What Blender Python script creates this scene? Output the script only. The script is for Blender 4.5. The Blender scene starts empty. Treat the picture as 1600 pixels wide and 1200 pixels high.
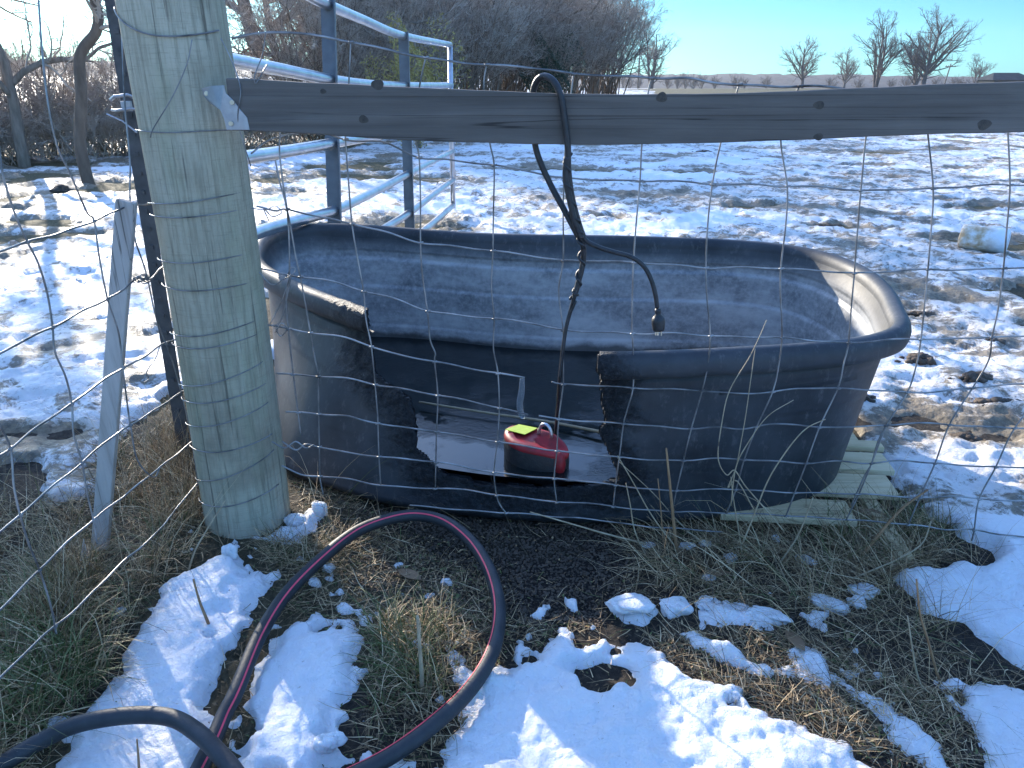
import bpy, math, random
import numpy as np
C = bpy.context.scene
R = math.radians
rng = np.random.default_rng(7); random.seed(7)
# ---------------------------------------------------------------- camera
HC = 1.35; PITCH = R(22); FPX = 1200.0
cam = bpy.data.cameras.new('camera'); co = bpy.data.objects.new('camera', cam); C.collection.objects.link(co)
co.location = (0, 0, HC); co.rotation_euler = (R(90) - PITCH, 0, 0)
cam.sensor_width = 36; cam.lens = 27.0; cam.clip_start = 0.05; cam.clip_end = 5000
C.camera = co
# ---------------------------------------------------------------- sky and sun
SUN_AZ = R(33); SUN_EL = R(17)           # azimuth to the left of straight ahead
w = bpy.data.worlds.new('World'); C.world = w; w.use_nodes = True
nt = w.node_tree; bg = nt.nodes['Background']
sky = nt.nodes.new('ShaderNodeTexSky'); sky.sky_type = 'NISHITA'; sky.sun_disc = False
sky.sun_elevation = SUN_EL; sky.sun_rotation = -SUN_AZ
sky.air_density = 0.5; sky.dust_density = 0.45; sky.ozone_density = 2.0; sky.altitude = 200
# gain added to the sky: dimmed, cyan low down; boosted overhead to brighten shade
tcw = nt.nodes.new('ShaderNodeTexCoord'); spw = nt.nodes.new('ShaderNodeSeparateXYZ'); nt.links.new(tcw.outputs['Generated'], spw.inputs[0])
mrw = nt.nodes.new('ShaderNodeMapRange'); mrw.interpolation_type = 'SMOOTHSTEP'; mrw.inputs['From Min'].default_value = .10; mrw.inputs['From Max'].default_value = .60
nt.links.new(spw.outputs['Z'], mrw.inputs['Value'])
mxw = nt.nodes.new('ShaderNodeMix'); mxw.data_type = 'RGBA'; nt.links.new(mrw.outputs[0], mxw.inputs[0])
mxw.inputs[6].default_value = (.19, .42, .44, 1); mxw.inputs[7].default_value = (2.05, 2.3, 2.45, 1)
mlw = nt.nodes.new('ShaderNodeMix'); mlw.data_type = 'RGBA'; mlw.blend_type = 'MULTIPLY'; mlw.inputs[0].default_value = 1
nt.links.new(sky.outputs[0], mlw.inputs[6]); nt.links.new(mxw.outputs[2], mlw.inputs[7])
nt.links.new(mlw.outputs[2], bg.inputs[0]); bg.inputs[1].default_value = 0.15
sl = bpy.data.lights.new('sun', 'SUN'); sl.energy = 4.0; sl.angle = R(0.5); sl.color = (1, .90, .76)
so = bpy.data.objects.new('sun', sl); C.collection.objects.link(so)
from mathutils import Vector
sd = Vector((-math.sin(SUN_AZ) * math.cos(SUN_EL), math.cos(SUN_AZ) * math.cos(SUN_EL), math.sin(SUN_EL)))
so.rotation_euler = sd.to_track_quat('Z', 'Y').to_euler()
C.view_settings.view_transform = 'Standard'; C.view_settings.look = 'None'
C.view_settings.gamma = 1; C.view_settings.use_curve_mapping = False
C.view_settings.exposure = 1.5
C.render.engine = 'CYCLES'
C.cycles.max_bounces = 6; C.cycles.transparent_max_bounces = 8

# ---------------------------------------------------------------- survey helpers: the photo's sight lines measured on real planes
cp, sp = math.cos(PITCH), math.sin(PITCH)
def ray(x, y):
    r = x - 800.0; u = 600.0 - y
    return np.array([r, FPX * cp + u * sp, -FPX * sp + u * cp])
O = np.array([0, 0, HC])
def onz(x, y, z=0.0):
    d = ray(x, y); return d * ((z - HC) / d[2]) + O
def ony(x, y, Y):
    d = ray(x, y); return d * (Y / d[1]) + O
def onx(x, y, X):
    d = ray(x, y); return d * (X / d[0]) + O
# ---------------------------------------------------------------- objects
def mesh_np(name, V, F, mat=None, parent=None, smooth=True, loc=None, attrs=None, mats=None, midx=None):
    V = np.asarray(V, dtype=np.float32).reshape(-1, 3); F = np.asarray(F, dtype=np.int32)
    me = bpy.data.meshes.new(name)
    n = F.shape[1]
    me.vertices.add(len(V)); me.vertices.foreach_set('co', V.ravel())
    me.loops.add(F.size); me.loops.foreach_set('vertex_index', F.ravel())
    me.polygons.add(len(F)); me.polygons.foreach_set('loop_start', np.arange(0, F.size, n, dtype=np.int32))
    me.polygons.foreach_set('loop_total', np.full(len(F), n, dtype=np.int32))
    if smooth: me.polygons.foreach_set('use_smooth', np.ones(len(F), dtype=bool))
    if mats:
        for m in mats: me.materials.append(m)
        me.polygons.foreach_set('material_index', np.asarray(midx, dtype=np.int32))
    elif mat: me.materials.append(mat)
    me.update(calc_edges=True)
    if attrs:
        for k, a in attrs.items():
            at = me.attributes.new(k, 'FLOAT', 'POINT'); at.data.foreach_set('value', np.asarray(a, dtype=np.float32))
    return link(name, me, parent, loc)
def link(name, me, parent=None, loc=None):
    o = bpy.data.objects.new(name, me); C.collection.objects.link(o)
    if parent is not None: o.parent = parent
    if loc is not None: o.location = loc
    return o
class MB:
    """collects polygons of mixed size"""
    def __init__(s): s.V = []; s.F = []
    def add(s, V, F):
        b = len(s.V); s.V += [tuple(map(float, v)) for v in V]; s.F += [tuple(int(i) + b for i in f) for f in F]
    def box(s, c, size, rot=None):
        x, y, z = [a / 2 for a in size]
        P = np.array([(-x,-y,-z),(x,-y,-z),(x,y,-z),(-x,y,-z),(-x,-y,z),(x,-y,z),(x,y,z),(-x,y,z)])
        if rot is not None: P = P @ np.array(rot).T
        P = P + np.array(c)
        s.add(P, [(0,3,2,1),(4,5,6,7),(0,1,5,4),(1,2,6,5),(2,3,7,6),(3,0,4,7)])
    def prism(s, pts, d):
        """pts: planar outline (N,3); d: thickness vector"""
        pts = np.array(pts); n = len(pts); d = np.array(d)
        s.add(np.vstack([pts, pts + d]), [tuple(range(n)), tuple(range(2*n-1, n-1, -1))] + [(i, (i+1)%n + 0, (i+1)%n + n, i + n)[::-1] for i in range(n)])
    def tube(s, pts, r, S=8, cap=True):
        V, F = tubes(np.array([pts]), np.array([r if np.ndim(r) else [r]*len(pts)]), S)
        s.add(V, F)
        if cap:
            b = len(s.V) - len(V); n = len(pts)
            s.F.append(tuple(b + i for i in range(S))[::-1]); s.F.append(tuple(b + (n-1)*S + i for i in range(S)))
    def build(s, name, mat, parent=None, smooth=False, bevel=0, loc=None):
        me = bpy.data.meshes.new(name); me.from_pydata(s.V, [], s.F); me.materials.append(mat)
        for p in me.polygons: p.use_smooth = smooth
        me.update()
        o = link(name, me, parent, loc)
        if bevel:
            b = o.modifiers.new('bevel', 'BEVEL'); b.width = bevel; b.segments = 2; b.limit_method = 'ANGLE'
        return o
def tubes(P, Rr, S):
    """P (N,K,3) centre lines, Rr (N,K) radii -> verts, quads"""
    P = np.asarray(P, float); N, K, _ = P.shape
    T = np.gradient(P, axis=1); T /= (np.linalg.norm(T, axis=2, keepdims=True) + 1e-9)
    ref = np.where(np.abs(T[:, :1, 2:3]) > .8, np.array([[[1., 0, 0]]]), np.array([[[0, 0, 1.]]]))
    # keep one reference per tube so it does not twist
    A = np.cross(T, np.broadcast_to(ref, T.shape)); A /= (np.linalg.norm(A, axis=2, keepdims=True) + 1e-9)
    B = np.cross(T, A)
    a = np.arange(S) * 2 * math.pi / S
    V = P[:, :, None, :] + Rr[:, :, None, None] * (A[:, :, None, :] * np.cos(a)[None, None, :, None] + B[:, :, None, :] * np.sin(a)[None, None, :, None])
    i = np.arange(N)[:, None, None] * K * S; k = np.arange(K - 1)[None, :, None] * S; s = np.arange(S)[None, None, :]; s2 = (s + 1) % S
    F = np.stack([i + k + s, i + k + s2, i + k + S + s2, i + k + S + s], -1).reshape(-1, 4)
    return V.reshape(-1, 3), F
def cat(parts):
    V = []; F = []; b = 0
    for v, f in parts:
        V.append(v); F.append(f + b); b += len(v)
    return np.vstack(V), np.vstack(F)
def spline(pts, n=8, closed=False):
    """Catmull-Rom through pts"""
    pts = np.array(pts, float); m = len(pts)
    if closed: Q = np.vstack([pts[-1:], pts, pts[:2]]); segs = m
    else: Q = np.vstack([2*pts[:1]-pts[1:2], pts, 2*pts[-1:]-pts[-2:-1]]); segs = m - 1
    out = []
    for i in range(segs):
        p0, p1, p2, p3 = Q[i:i+4]
        for k in range(n):
            t = k / n
            out.append(.5*((2*p1)+(-p0+p2)*t+(2*p0-5*p1+4*p2-p3)*t*t+(-p0+3*p1-3*p2+p3)*t**3))
    if not closed: out.append(pts[-1])
    return np.array(out)
def tag(o, label=None, cat=None, group=None, kind=None):
    if label: o['label'] = label
    if cat: o['category'] = cat
    if group: o['group'] = group
    if kind: o['kind'] = kind
    return o
def empty(name, loc, label, cat, group=None):
    o = bpy.data.objects.new(name, None); C.collection.objects.link(o); o.location = loc; o.empty_display_size = .1
    bpy.context.view_layer.update()
    return tag(o, label, cat, group)
def put(o, root):
    """part built in world coordinates, hung under its thing"""
    o.parent = root; o.location = (-root.location[0], -root.location[1], -root.location[2]); return o
# ---------------------------------------------------------------- noise
def vn(x, y, seed=0):
    ix = np.floor(x).astype(np.int64); iy = np.floor(y).astype(np.int64); fx = x - ix; fy = y - iy
    def h(a, b):
        n = (a * 374761393 + b * 668265263 + seed * 974634777) & 0xffffffff
        n = ((n ^ (n >> 13)) * 1274126177) & 0xffffffff
        n = n ^ (n >> 16)
        return (n & 0xffff) / 65535.0
    u = fx*fx*fx*(fx*(fx*6-15)+10); v = fy*fy*fy*(fy*(fy*6-15)+10)
    return ((h(ix,iy)*(1-u)+h(ix+1,iy)*u)*(1-v)+(h(ix,iy+1)*(1-u)+h(ix+1,iy+1)*u)*v)*2-1
def fbm(x, y, seed=0, o=4, g=.5):
    s = 0; a = 1; t = 0
    for k in range(o):
        c_, s_ = math.cos(.7*k+.3), math.sin(.7*k+.3)
        s = s + a*vn((x*c_-y*s_)*2**k, (x*s_+y*c_)*2**k, seed + k*17); t += a; a *= g
    return s / t
def sdf_poly(x, y, poly):
    """signed distance, positive inside"""
    P = np.array(poly); d = np.full(x.shape, 1e9); ins = np.zeros(x.shape, bool); n = len(P)
    for i in range(n):
        ax, ay = P[i]; bx, by = P[(i+1) % n]; ex, ey = bx-ax, by-ay
        t = np.clip(((x-ax)*ex+(y-ay)*ey)/(ex*ex+ey*ey+1e-12), 0, 1)
        d = np.minimum(d, (x-ax-t*ex)**2+(y-ay-t*ey)**2)
        c = ((ay > y) != (by > y)) & (x < ex*(y-ay)/(ey if abs(ey) > 1e-9 else 1e-9)+ax)
        ins ^= c
    d = np.sqrt(d)
    return np.where(ins, d, -d)
def sstep(a, b, x):
    t = np.clip((x-a)/(b-a), 0, 1); return t*t*(3-2*t)
# ---------------------------------------------------------------- materials
def mat(name):
    m = bpy.data.materials.new(name); m.use_nodes = True; n = m.node_tree; return m, n, n.nodes['Principled BSDF']
def N(n, t, **k):
    x = n.nodes.new(t)
    for a, b in k.items():
        if a in x.inputs: x.inputs[a].default_value = b
        else: setattr(x, a, b)
    return x
def noise(n, scale, detail=5, rough=.55, vec=None, stretch=None, coord='Object', dist=0):
    tc = N(n, 'ShaderNodeTexCoord'); v = tc.outputs[coord]
    if stretch:
        mp = N(n, 'ShaderNodeMapping'); mp.inputs['Scale'].default_value = stretch; n.links.new(v, mp.inputs[0]); v = mp.outputs[0]
    t = N(n, 'ShaderNodeTexNoise', Scale=scale, Detail=detail, Roughness=rough, Distortion=dist); n.links.new(v, t.inputs['Vector'])
    return t.outputs['Fac']
def ramp(n, fac, stops):
    r = N(n, 'ShaderNodeValToRGB'); e = r.color_ramp.elements
    while len(e) < len(stops): e.new(.5)
    for q, (p, c) in zip(e, stops): q.position = p; q.color = (*c, 1) if len(c) == 3 else c
    n.links.new(fac, r.inputs[0]); return r.outputs[0]
def mixc(n, f, a, b, mode='MIX'):
    m = N(n, 'ShaderNodeMix', data_type='RGBA', blend_type=mode)
    for s, v in ((m.inputs[0], f), (m.inputs[6], a), (m.inputs[7], b)):
        if isinstance(v, (int, float)): s.default_value = v
        elif isinstance(v, tuple): s.default_value = (*v, 1)
        else: n.links.new(v, s)
    return m.outputs[2]
def bump(n, b, fac, dist=.01, strength=1, prev=None):
    x = N(n, 'ShaderNodeBump', Strength=strength, Distance=dist); n.links.new(fac, x.inputs['Height'])
    if prev is not None: n.links.new(prev, x.inputs['Normal'])
    if b is not None: n.links.new(x.outputs[0], b.inputs['Normal'])
    return x.outputs[0]
def simple(name, c1, c2, scale, rough=.6, metal=0, bd=0, bs=None, stretch=None, spec=.5, detail=5):
    m, n, b = mat(name)
    f = noise(n, scale, detail, stretch=stretch)
    n.links.new(ramp(n, f, [(.3, c1), (.7, c2)]), b.inputs['Base Color'])
    b.inputs['Roughness'].default_value = rough; b.inputs['Metallic'].default_value = metal
    b.inputs['Specular IOR Level'].default_value = spec
    if bd: bump(n, b, noise(n, bs or scale*3, 6, stretch=stretch), bd)
    return m
M = {}
def snow_mat():
    m, n, b = mat('snow')
    at = N(n, 'ShaderNodeAttribute'); at.attribute_name = 'dirt'
    base_ = mixc(n, at.outputs['Fac'], (.84, .86, .88), (.55, .46, .35))
    fa = noise(n, 2.6, 10, .74, dist=.8); fb = noise(n, 14, 8, .78, dist=.5)
    sm_n = N(n, 'ShaderNodeMath', operation='MULTIPLY_ADD'); n.links.new(fb, sm_n.inputs[0]); sm_n.inputs[1].default_value = .60; n.links.new(fa, sm_n.inputs[2])
    s2 = N(n, 'ShaderNodeMath', operation='MULTIPLY_ADD'); n.links.new(at.outputs['Fac'], s2.inputs[0]); s2.inputs[1].default_value = .22; n.links.new(sm_n.outputs[0], s2.inputs[2])
    stub = ramp(n, s2.outputs[0], [(.88, (0,0,0)), (.955, (.9,.9,.9))])
    gate_ = N(n, 'ShaderNodeMath', operation='GREATER_THAN'); n.links.new(at.outputs['Fac'], gate_.inputs[0]); gate_.inputs[1].default_value = .11
    sg = N(n, 'ShaderNodeMath', operation='MULTIPLY'); n.links.new(stub, sg.inputs[0]); n.links.new(gate_.outputs[0], sg.inputs[1])
    tan = ramp(n, noise(n, 35, 4, .7), [(.35, (.07, .055, .035)), (.6, (.22, .17, .10))])
    c = mixc(n, sg.outputs[0], base_, tan)
    sp_ = ramp(n, noise(n, 60, 3), [(.70, (0,0,0)), (.74, (1,1,1))])
    g = N(n, 'ShaderNodeMath', operation='MULTIPLY'); g.inputs[1].default_value = .55; n.links.new(sp_, g.inputs[0])
    c = mixc(n, g.outputs[0], c, (.25, .2, .15))
    n.links.new(c, b.inputs['Base Color'])
    b.inputs['Roughness'].default_value = .55; b.inputs['Specular IOR Level'].default_value = .35
    b.inputs['Subsurface Weight'].default_value = .35; b.inputs['Subsurface Radius'].default_value = (.02, .026, .035); b.inputs['Subsurface Scale'].default_value = 1.0
    p0 = bump(n, None, noise(n, 6.5, 7, .66), .05, .8); p = bump(n, None, noise(n, 22, 6, .6), .02, .7, p0)
    p = bump(n, None, noise(n, 160, 5, .75), .004, 1, p); bump(n, b, noise(n, 600, 2, .7), .0012, 1, p)
    return m
M['snow'] = snow_mat()
def soil_mat():
    m, n, b = mat('soil')
    f = noise(n, 5, 8, .65); f2 = noise(n, 55, 6, .7)
    c = ramp(n, f2, [(.3, (.018, .014, .011)), (.55, (.05, .04, .03)), (.75, (.13, .105, .075))])
    c2 = ramp(n, noise(n, 90, 5, .6, stretch=(1, .3, 1)), [(.35, (.05, .045, .02)), (.6, (.17, .14, .07)), (.8, (.30, .25, .15))])
    at = N(n, 'ShaderNodeAttribute'); at.attribute_name = 'turf'
    c = mixc(n, at.outputs['Fac'], c, c2)
    aw = N(n, 'ShaderNodeAttribute'); aw.attribute_name = 'wet'; c = mixc(n, aw.outputs['Fac'], c, mixc(n, .75, c, (.012, .010, .009)))
    n.links.new(c, b.inputs['Base Color']); b.inputs['Roughness'].default_value = .85; b.inputs['Specular IOR Level'].default_value = .25
    p = bump(n, None, f2, .02, 1); bump(n, b, noise(n, 260, 4, .7), .004, 1, p)
    return m
M['soil'] = soil_mat()
def post_mat():
    m, n, b = mat('treated_wood')
    f = noise(n, 3, 6, .6); g = noise(n, 8, 8, .6, stretch=(1, 1, .25))
    c = ramp(n, f, [(.32, (.27, .235, .17)), (.5, (.41, .375, .275)), (.68, (.52, .48, .36))])
    c = mixc(n, ramp(n, g, [(.50, (0,0,0)), (.78, (.55,.55,.55))]), c, (.27, .31, .18))
    sc = noise(n, 34, 8, .75, stretch=(.40, .40, 7.0), dist=.5)       # tool marks running round the post
    c = mixc(n, ramp(n, sc, [(.36, (.32,.32,.32)), (.47, (0,0,0))]), c, (.17, .16, .12))
    cr = noise(n, 34, 6, .65, stretch=(2.2, 2.2, .07), dist=.4)
    vg = noise(n, 60, 6, .7, stretch=(1.6, 1.6, .10)); c = mixc(n, ramp(n, vg, [(.35, (.55,.55,.55)), (.55, (0,0,0))]), c, (.20, .185, .13))
    c = mixc(n, ramp(n, cr, [(.34, (.7,.7,.7)), (.41, (0,0,0))]), c, (.10, .09, .07))
    n.links.new(c, b.inputs['Base Color']); b.inputs['Roughness'].default_value = .9; b.inputs['Specular IOR Level'].default_value = .08
    p = bump(n, None, sc, .004, .4); p = bump(n, None, vg, .003, .5, p); bump(n, b, cr, .010, .7, p)
    return m
M['post'] = post_mat()
def board_mat(name, lo, mid, hi, sx):
    m, n, b = mat(name)
    g = noise(n, 14, 8, .65, stretch=sx, dist=.5); h = noise(n, 2.2, 5)
    c = ramp(n, g, [(.3, lo), (.5, mid), (.72, hi)])
    c = mixc(n, ramp(n, h, [(.4, (0,0,0)), (.7, (.5,.5,.5))]), c, tuple(x*.6 for x in mid))
    k_ = noise(n, 9, 4, .5, stretch=tuple(v*(.35 if v < .5 else 1.4) for v in sx), dist=.8)
    cm_ = ramp(n, k_, [(.488, (0,0,0)), (.497, (.8,.8,.8)), (.503, (.8,.8,.8)), (.512, (0,0,0))])
    mk = N(n, 'ShaderNodeMath', operation='MULTIPLY'); n.links.new(cm_, mk.inputs[0]); n.links.new(ramp(n, h, [(.45, (0,0,0)), (.6, (1,1,1))]), mk.inputs[1])
    c = mixc(n, mk.outputs[0], c, tuple(x*.3 for x in lo))
    n.links.new(c, b.inputs['Base Color']); b.inputs['Roughness'].default_value = .8; b.inputs['Specular IOR Level'].default_value = .15
    bump(n, b, g, .005, .9); return m
M['board'] = board_mat('weathered_board', (.095, .085, .075), (.145, .13, .115), (.20, .18, .16), (.07, 1, 2.0))
M['knot'] = simple('wood_knot', (.03, .025, .02), (.08, .065, .05), 60, .7, bd=.002)
M['stake'] = board_mat('grey_stake', (.30, .27, .24), (.46, .42, .38), (.56, .52, .47), (1.5, 1.5, .12))
M['pallet'] = board_mat('pale_pine', (.48, .38, .20), (.68, .55, .33), (.78, .66, .44), (.15, 1.3, 1))
M['steel_post'] = simple('dark_painted_steel', (.045, .05, .055), (.09, .095, .10), 25, .6, .3, .001, 120)
M['galv'] = simple('galvanised_tube', (.42, .44, .47), (.62, .64, .67), 12, .28, .85, .0006, 90, stretch=(1, 1, 1))
M['galv_plate'] = simple('galvanised_plate', (.30, .31, .33), (.42, .43, .45), 35, .42, .75, .0005, 90)
M['wire'] = simple('fence_wire', (.08, .075, .07), (.40, .39, .38), 14, .42, .6, .0005, 200)
M['strap'] = simple('gate_strap', (.11, .12, .13), (.17, .18, .19), 15, .5, .4)
M['hose'] = simple('black_rubber', (.017, .019, .022), (.036, .038, .042), 20, .58, 0, .0008, 160)
M['stripe'] = simple('pink_stripe', (.75, .06, .10), (.90, .09, .13), 50, .45)
M['cord'] = simple('cord_rubber', (.012, .013, .015), (.03, .03, .032), 60, .45, 0, .0015, 150)
M['brass'] = simple('plug_metal', (.5, .46, .36), (.6, .55, .45), 60, .3, .9)
M['red'] = simple('red_plastic', (.10, .010, .012), (.42, .010, .018), 22, .5, bd=.0005)
M['label'] = simple('yellow_label', (.50, .60, .04), (.62, .70, .08), 60, .5)
M['bark'] = simple('bark', (.16, .125, .10), (.34, .27, .22), 9, .85, 0, .02, 20, stretch=(1, 1, .3), spec=.2)
M['twig'] = simple('twig', (.42, .35, .30), (.66, .56, .48), 2, .7, spec=.25)
def vary(m):
    n = m.node_tree; b = n.nodes['Principled BSDF']; src = b.inputs['Base Color'].links[0].from_socket; oi = N(n, 'ShaderNodeObjectInfo')
    n.links.new(mixc(n, 1.0, src, ramp(n, oi.outputs['Random'], [(0, (.55, .50, .46)), (.5, (.85, .80, .72)), (1, (1.0, 1.0, .95))]), 'MULTIPLY'), b.inputs['Base Color'])
vary(M['twig']); vary(M['bark'])
M['fartwig'] = simple('far_twig', (.09, .08, .08), (.15, .13, .125), 1, .8, spec=.2)
M['pole'] = simple('pole_wood', (.12, .10, .09), (.2, .17, .15), 3, .8)
M['barn'] = simple('barn_metal', (.025, .03, .035), (.05, .055, .06), .6, .9, spec=.1)
M['woods'] = simple('far_woods', (.02, .018, .018), (.06, .052, .05), .25, .9, bd=.3, bs=.3)
M['white'] = simple('white_plastic', (.55, .55, .52), (.72, .72, .70), 30, .5)
M['leaf'] = simple('dead_leaf', (.13, .07, .035), (.30, .19, .10), 12, .7)
M['clod'] = simple('mud_clod', (.04, .029, .02), (.12, .09, .065), 25, .9, 0, .01, 70)
M['cedar'] = simple('cedar_green', (.02, .035, .02), (.05, .075, .035), 6, .8)
M['gold'] = simple('dry_yellow_needles', (.28, .21, .05), (.45, .36, .12), 6, .8)
def grass_mat(name, stops):
    m, n, b = mat(name)
    at = N(n, 'ShaderNodeAttribute'); at.attribute_name = 'tone'
    n.links.new(ramp(n, at.outputs['Fac'], stops), b.inputs['Base Color'])
    b.inputs['Roughness'].default_value = .6; b.inputs['Specular IOR Level'].default_value = .3
    b.inputs['Transmission Weight'].default_value = 0
    return m
M['grass'] = grass_mat('grass', [(0, (.06, .09, .025)), (.3, (.15, .17, .06)), (.36, (.05, .038, .025)), (.55, (.19, .125, .065)), (.78, (.46, .32, .165)), (1, (.70, .54, .33))])
def ice_mat():
    m, n, b = mat('clear_ice')
    b.inputs['Base Color'].default_value = (.55, .62, .68, 1); b.inputs['Roughness'].default_value = .22
    b.inputs['Transmission Weight'].default_value = .9; b.inputs['IOR'].default_value = 1.31
    bump(n, b, noise(n, 60, 4), .004); return m
M['ice'] = ice_mat()
def block_mat():
    m, n, b = mat('dirty_ice_block')
    c = ramp(n, noise(n, 9, 6, .65), [(.38, (.42, .28, .14)), (.5, (.60, .52, .40)), (.6, (.78, .78, .76))])
    tc = N(n, 'ShaderNodeTexCoord'); s = N(n, 'ShaderNodeSeparateXYZ'); n.links.new(tc.outputs['Object'], s.inputs[0])
    f = ramp(n, s.outputs['X'], [(.0, (0,0,0)), (.12, (1,1,1))])
    n.links.new(mixc(n, f, c, (.78, .82, .86)), b.inputs['Base Color']); b.inputs['Roughness'].default_value = .5
    bump(n, b, noise(n, 20, 5), .01); return m
M['block'] = block_mat()
def tank_mat():
    m, n, b = mat('black_tank_plastic')
    at = N(n, 'ShaderNodeAttribute'); at.attribute_name = 'inner'
    ct = N(n, 'ShaderNodeAttribute'); ct.attribute_name = 'cut'
    f = noise(n, 2.6, 8, .68, stretch=(1, 1, 2.2)); f2 = noise(n, 45, 5, .7)
    outer = ramp(n, noise(n, 4, 7, .65), [(.3, (.019, .022, .026)), (.7, (.058, .063, .07))])
    outer = mixc(n, ramp(n, noise(n, 30, 6, .75, stretch=(1, 1, .5)), [(.55, (0,0,0)), (.78, (.6,.6,.6))]), outer, (.19, .185, .175))
    inner = ramp(n, f, [(.32, (.10, .11, .12)), (.48, (.20, .21, .22)), (.66, (.42, .43, .43))])
    inner = mixc(n, ramp(n, f2, [(.42, (0,0,0)), (.70, (.6,.6,.6))]), inner, (.44, .44, .43))
    c = mixc(n, at.outputs['Fac'], outer, inner)
    tcz = N(n, 'ShaderNodeTexCoord'); sz_ = N(n, 'ShaderNodeSeparateXYZ'); n.links.new(tcz.outputs['Object'], sz_.inputs[0])
    zn = N(n, 'ShaderNodeMath', operation='MULTIPLY_ADD'); n.links.new(noise(n, 7, 6, .65), zn.inputs[0]); zn.inputs[1].default_value = -.075; n.links.new(sz_.outputs['Z'], zn.inputs[2])
    wl = ramp(n, zn.outputs[0], [(.150, (.8,.8,.8)), (.172, (0,0,0))]); wm = N(n, 'ShaderNodeMath', operation='MULTIPLY'); n.links.new(wl, wm.inputs[0]); n.links.new(at.outputs['Fac'], wm.inputs[1])
    c = mixc(n, wm.outputs[0], c, (.016, .019, .018))
    rough = ramp(n, noise(n, 70, 4, .8), [(.4, (.008, .009, .011)), (.62, (.03, .033, .038)), (.74, (.13, .13, .13))])
    c = mixc(n, ct.outputs['Fac'], c, rough)
    n.links.new(c, b.inputs['Base Color']); b.inputs['Specular IOR Level'].default_value = .35
    n.links.new(ramp(n, f, [(.3, (.44,.44,.44)), (.7, (.62,.62,.62))]), b.inputs['Roughness'])
    p = bump(n, None, f2, .0012, .6)
    bb = N(n, 'ShaderNodeBump', Distance=.02); n.links.new(ct.outputs['Fac'], bb.inputs['Strength']); n.links.new(noise(n, 60, 5, .75), bb.inputs['Height']); n.links.new(p, bb.inputs['Normal'])
    n.links.new(bb.outputs[0], b.inputs['Normal'])
    return m
M['tank'] = tank_mat()
def water_mat():
    m, n, b = mat('dark_water')
    b.inputs['Base Color'].default_value = (.006, .010, .011, 1); b.inputs['Roughness'].default_value = .04; b.inputs['IOR'].default_value = 1.40
    rf = noise(n, 4, 6, .6); n.links.new(ramp(n, rf, [(.46, (.03,.03,.03)), (.60, (.16,.16,.16))]), b.inputs['Roughness'])
    p = bump(n, None, noise(n, 5, 2, .5, stretch=(.6, 1.6, 1)), .0010, .5); q = N(n, 'ShaderNodeBump', Distance=.004); n.links.new(ramp(n, rf, [(.46, (.05,.05,.05)), (.60, (.7,.7,.7))]), q.inputs['Strength']); n.links.new(noise(n, 55, 5, .7), q.inputs['Height']); n.links.new(p, q.inputs['Normal']); n.links.new(q.outputs[0], b.inputs['Normal']); return m
M['water'] = water_mat()

# ================================================================ GROUND AND SNOW
def pz(*pts): return [tuple(onz(x, y)[:2]) for x, y in pts]
BARE = pz((-250,760),(0,735),(60,790),(100,780),(150,760),(205,700),(240,640),(300,620),(420,560),(450,560),(1330,640),(1345,700),(1390,745),(1440,775),(1462,835),(1535,868),(1400,900),(1440,950),(1480,1000),(1530,1032),(1600,1045),(1800,1050),(1950,1300),(800,1500),(-400,1400))
SNOWP = [pz((245,930),(292,902),(340,888),(365,872),(380,900),(455,897),(440,925),(415,945),(395,962),(398,985),(378,1020),(345,1060),(335,1120),(318,1200),(300,1320),(0,1320),(80,1200),(112,1140),(162,1085),(172,1055),(205,1005)),
 pz((415,1010),(450,968),(500,962),(545,975),(575,1015),(560,1060),(530,1105),(528,1150),(560,1185),(500,1215),(440,1330),(340,1320),(355,1180),(372,1120)),
 pz((688,1005),(702,1000),(722,1035),(745,1042),(785,1040),(830,1022),(878,990),(900,1012),(960,1002),(1000,1002),(1040,1022),(1075,1060),(1150,1078),(1170,1108),(1262,1128),(1330,1172),(1400,1230),(1480,1400),(700,1400),(680,1200),(700,1130),(722,1090),(690,1050)),
 pz((945,940),(1000,937),(1030,955),(1018,985),(990,992),(962,975)),
 pz((1036,942),(1072,935),(1082,960),(1055,978)),
 pz((1085,945),(1130,935),(1185,950),(1222,985),(1200,992),(1140,985),(1100,980)),
 pz((1060,990),(1130,1000),(1180,1035),(1240,1050),(1235,1020),(1270,1006),(1352,1058),(1442,1128),(1510,1215),(1450,1230),(1385,1150),(1300,1085),(1240,1072),(1150,1050)),
 pz((1475,1068),(1540,1062),(1610,1080),(1900,1250),(1560,1230),(1500,1150)),
 pz((332,828),(362,842),(420,848),(452,828),(492,800),(510,805),(505,838),(470,858),(420,862),(350,852)),
 pz((590,935),(628,928),(632,960),(600,975),(578,965))]
TURF_R = None
def ground_h(x, y):
    r = np.hypot(x, y)
    h = .035*fbm(x*.35, y*.35, 3, 3) * sstep(1.0, 5, r) + .6*fbm(x*.012, y*.012, 5, 2)*sstep(15, 120, r)
    h = h + .010*fbm(x*6, y*6, 11, 4, .55) + .004*fbm(x*40, y*40, 13, 2)*sstep(9, 3, r)
    h = h - .0155*np.maximum(r-60, 0)*sstep(-.06, .10, x/(np.abs(y)+.1))*(y > 0)*(r < 700) - (r >= 700)*9.9*sstep(-.06, .10, x/(np.abs(y)+.1))*(y > 0)
    h = h + .035*np.exp(-(((x+.85)/.30)**2 + ((y-2.05)/.25)**2))
    return h
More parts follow.
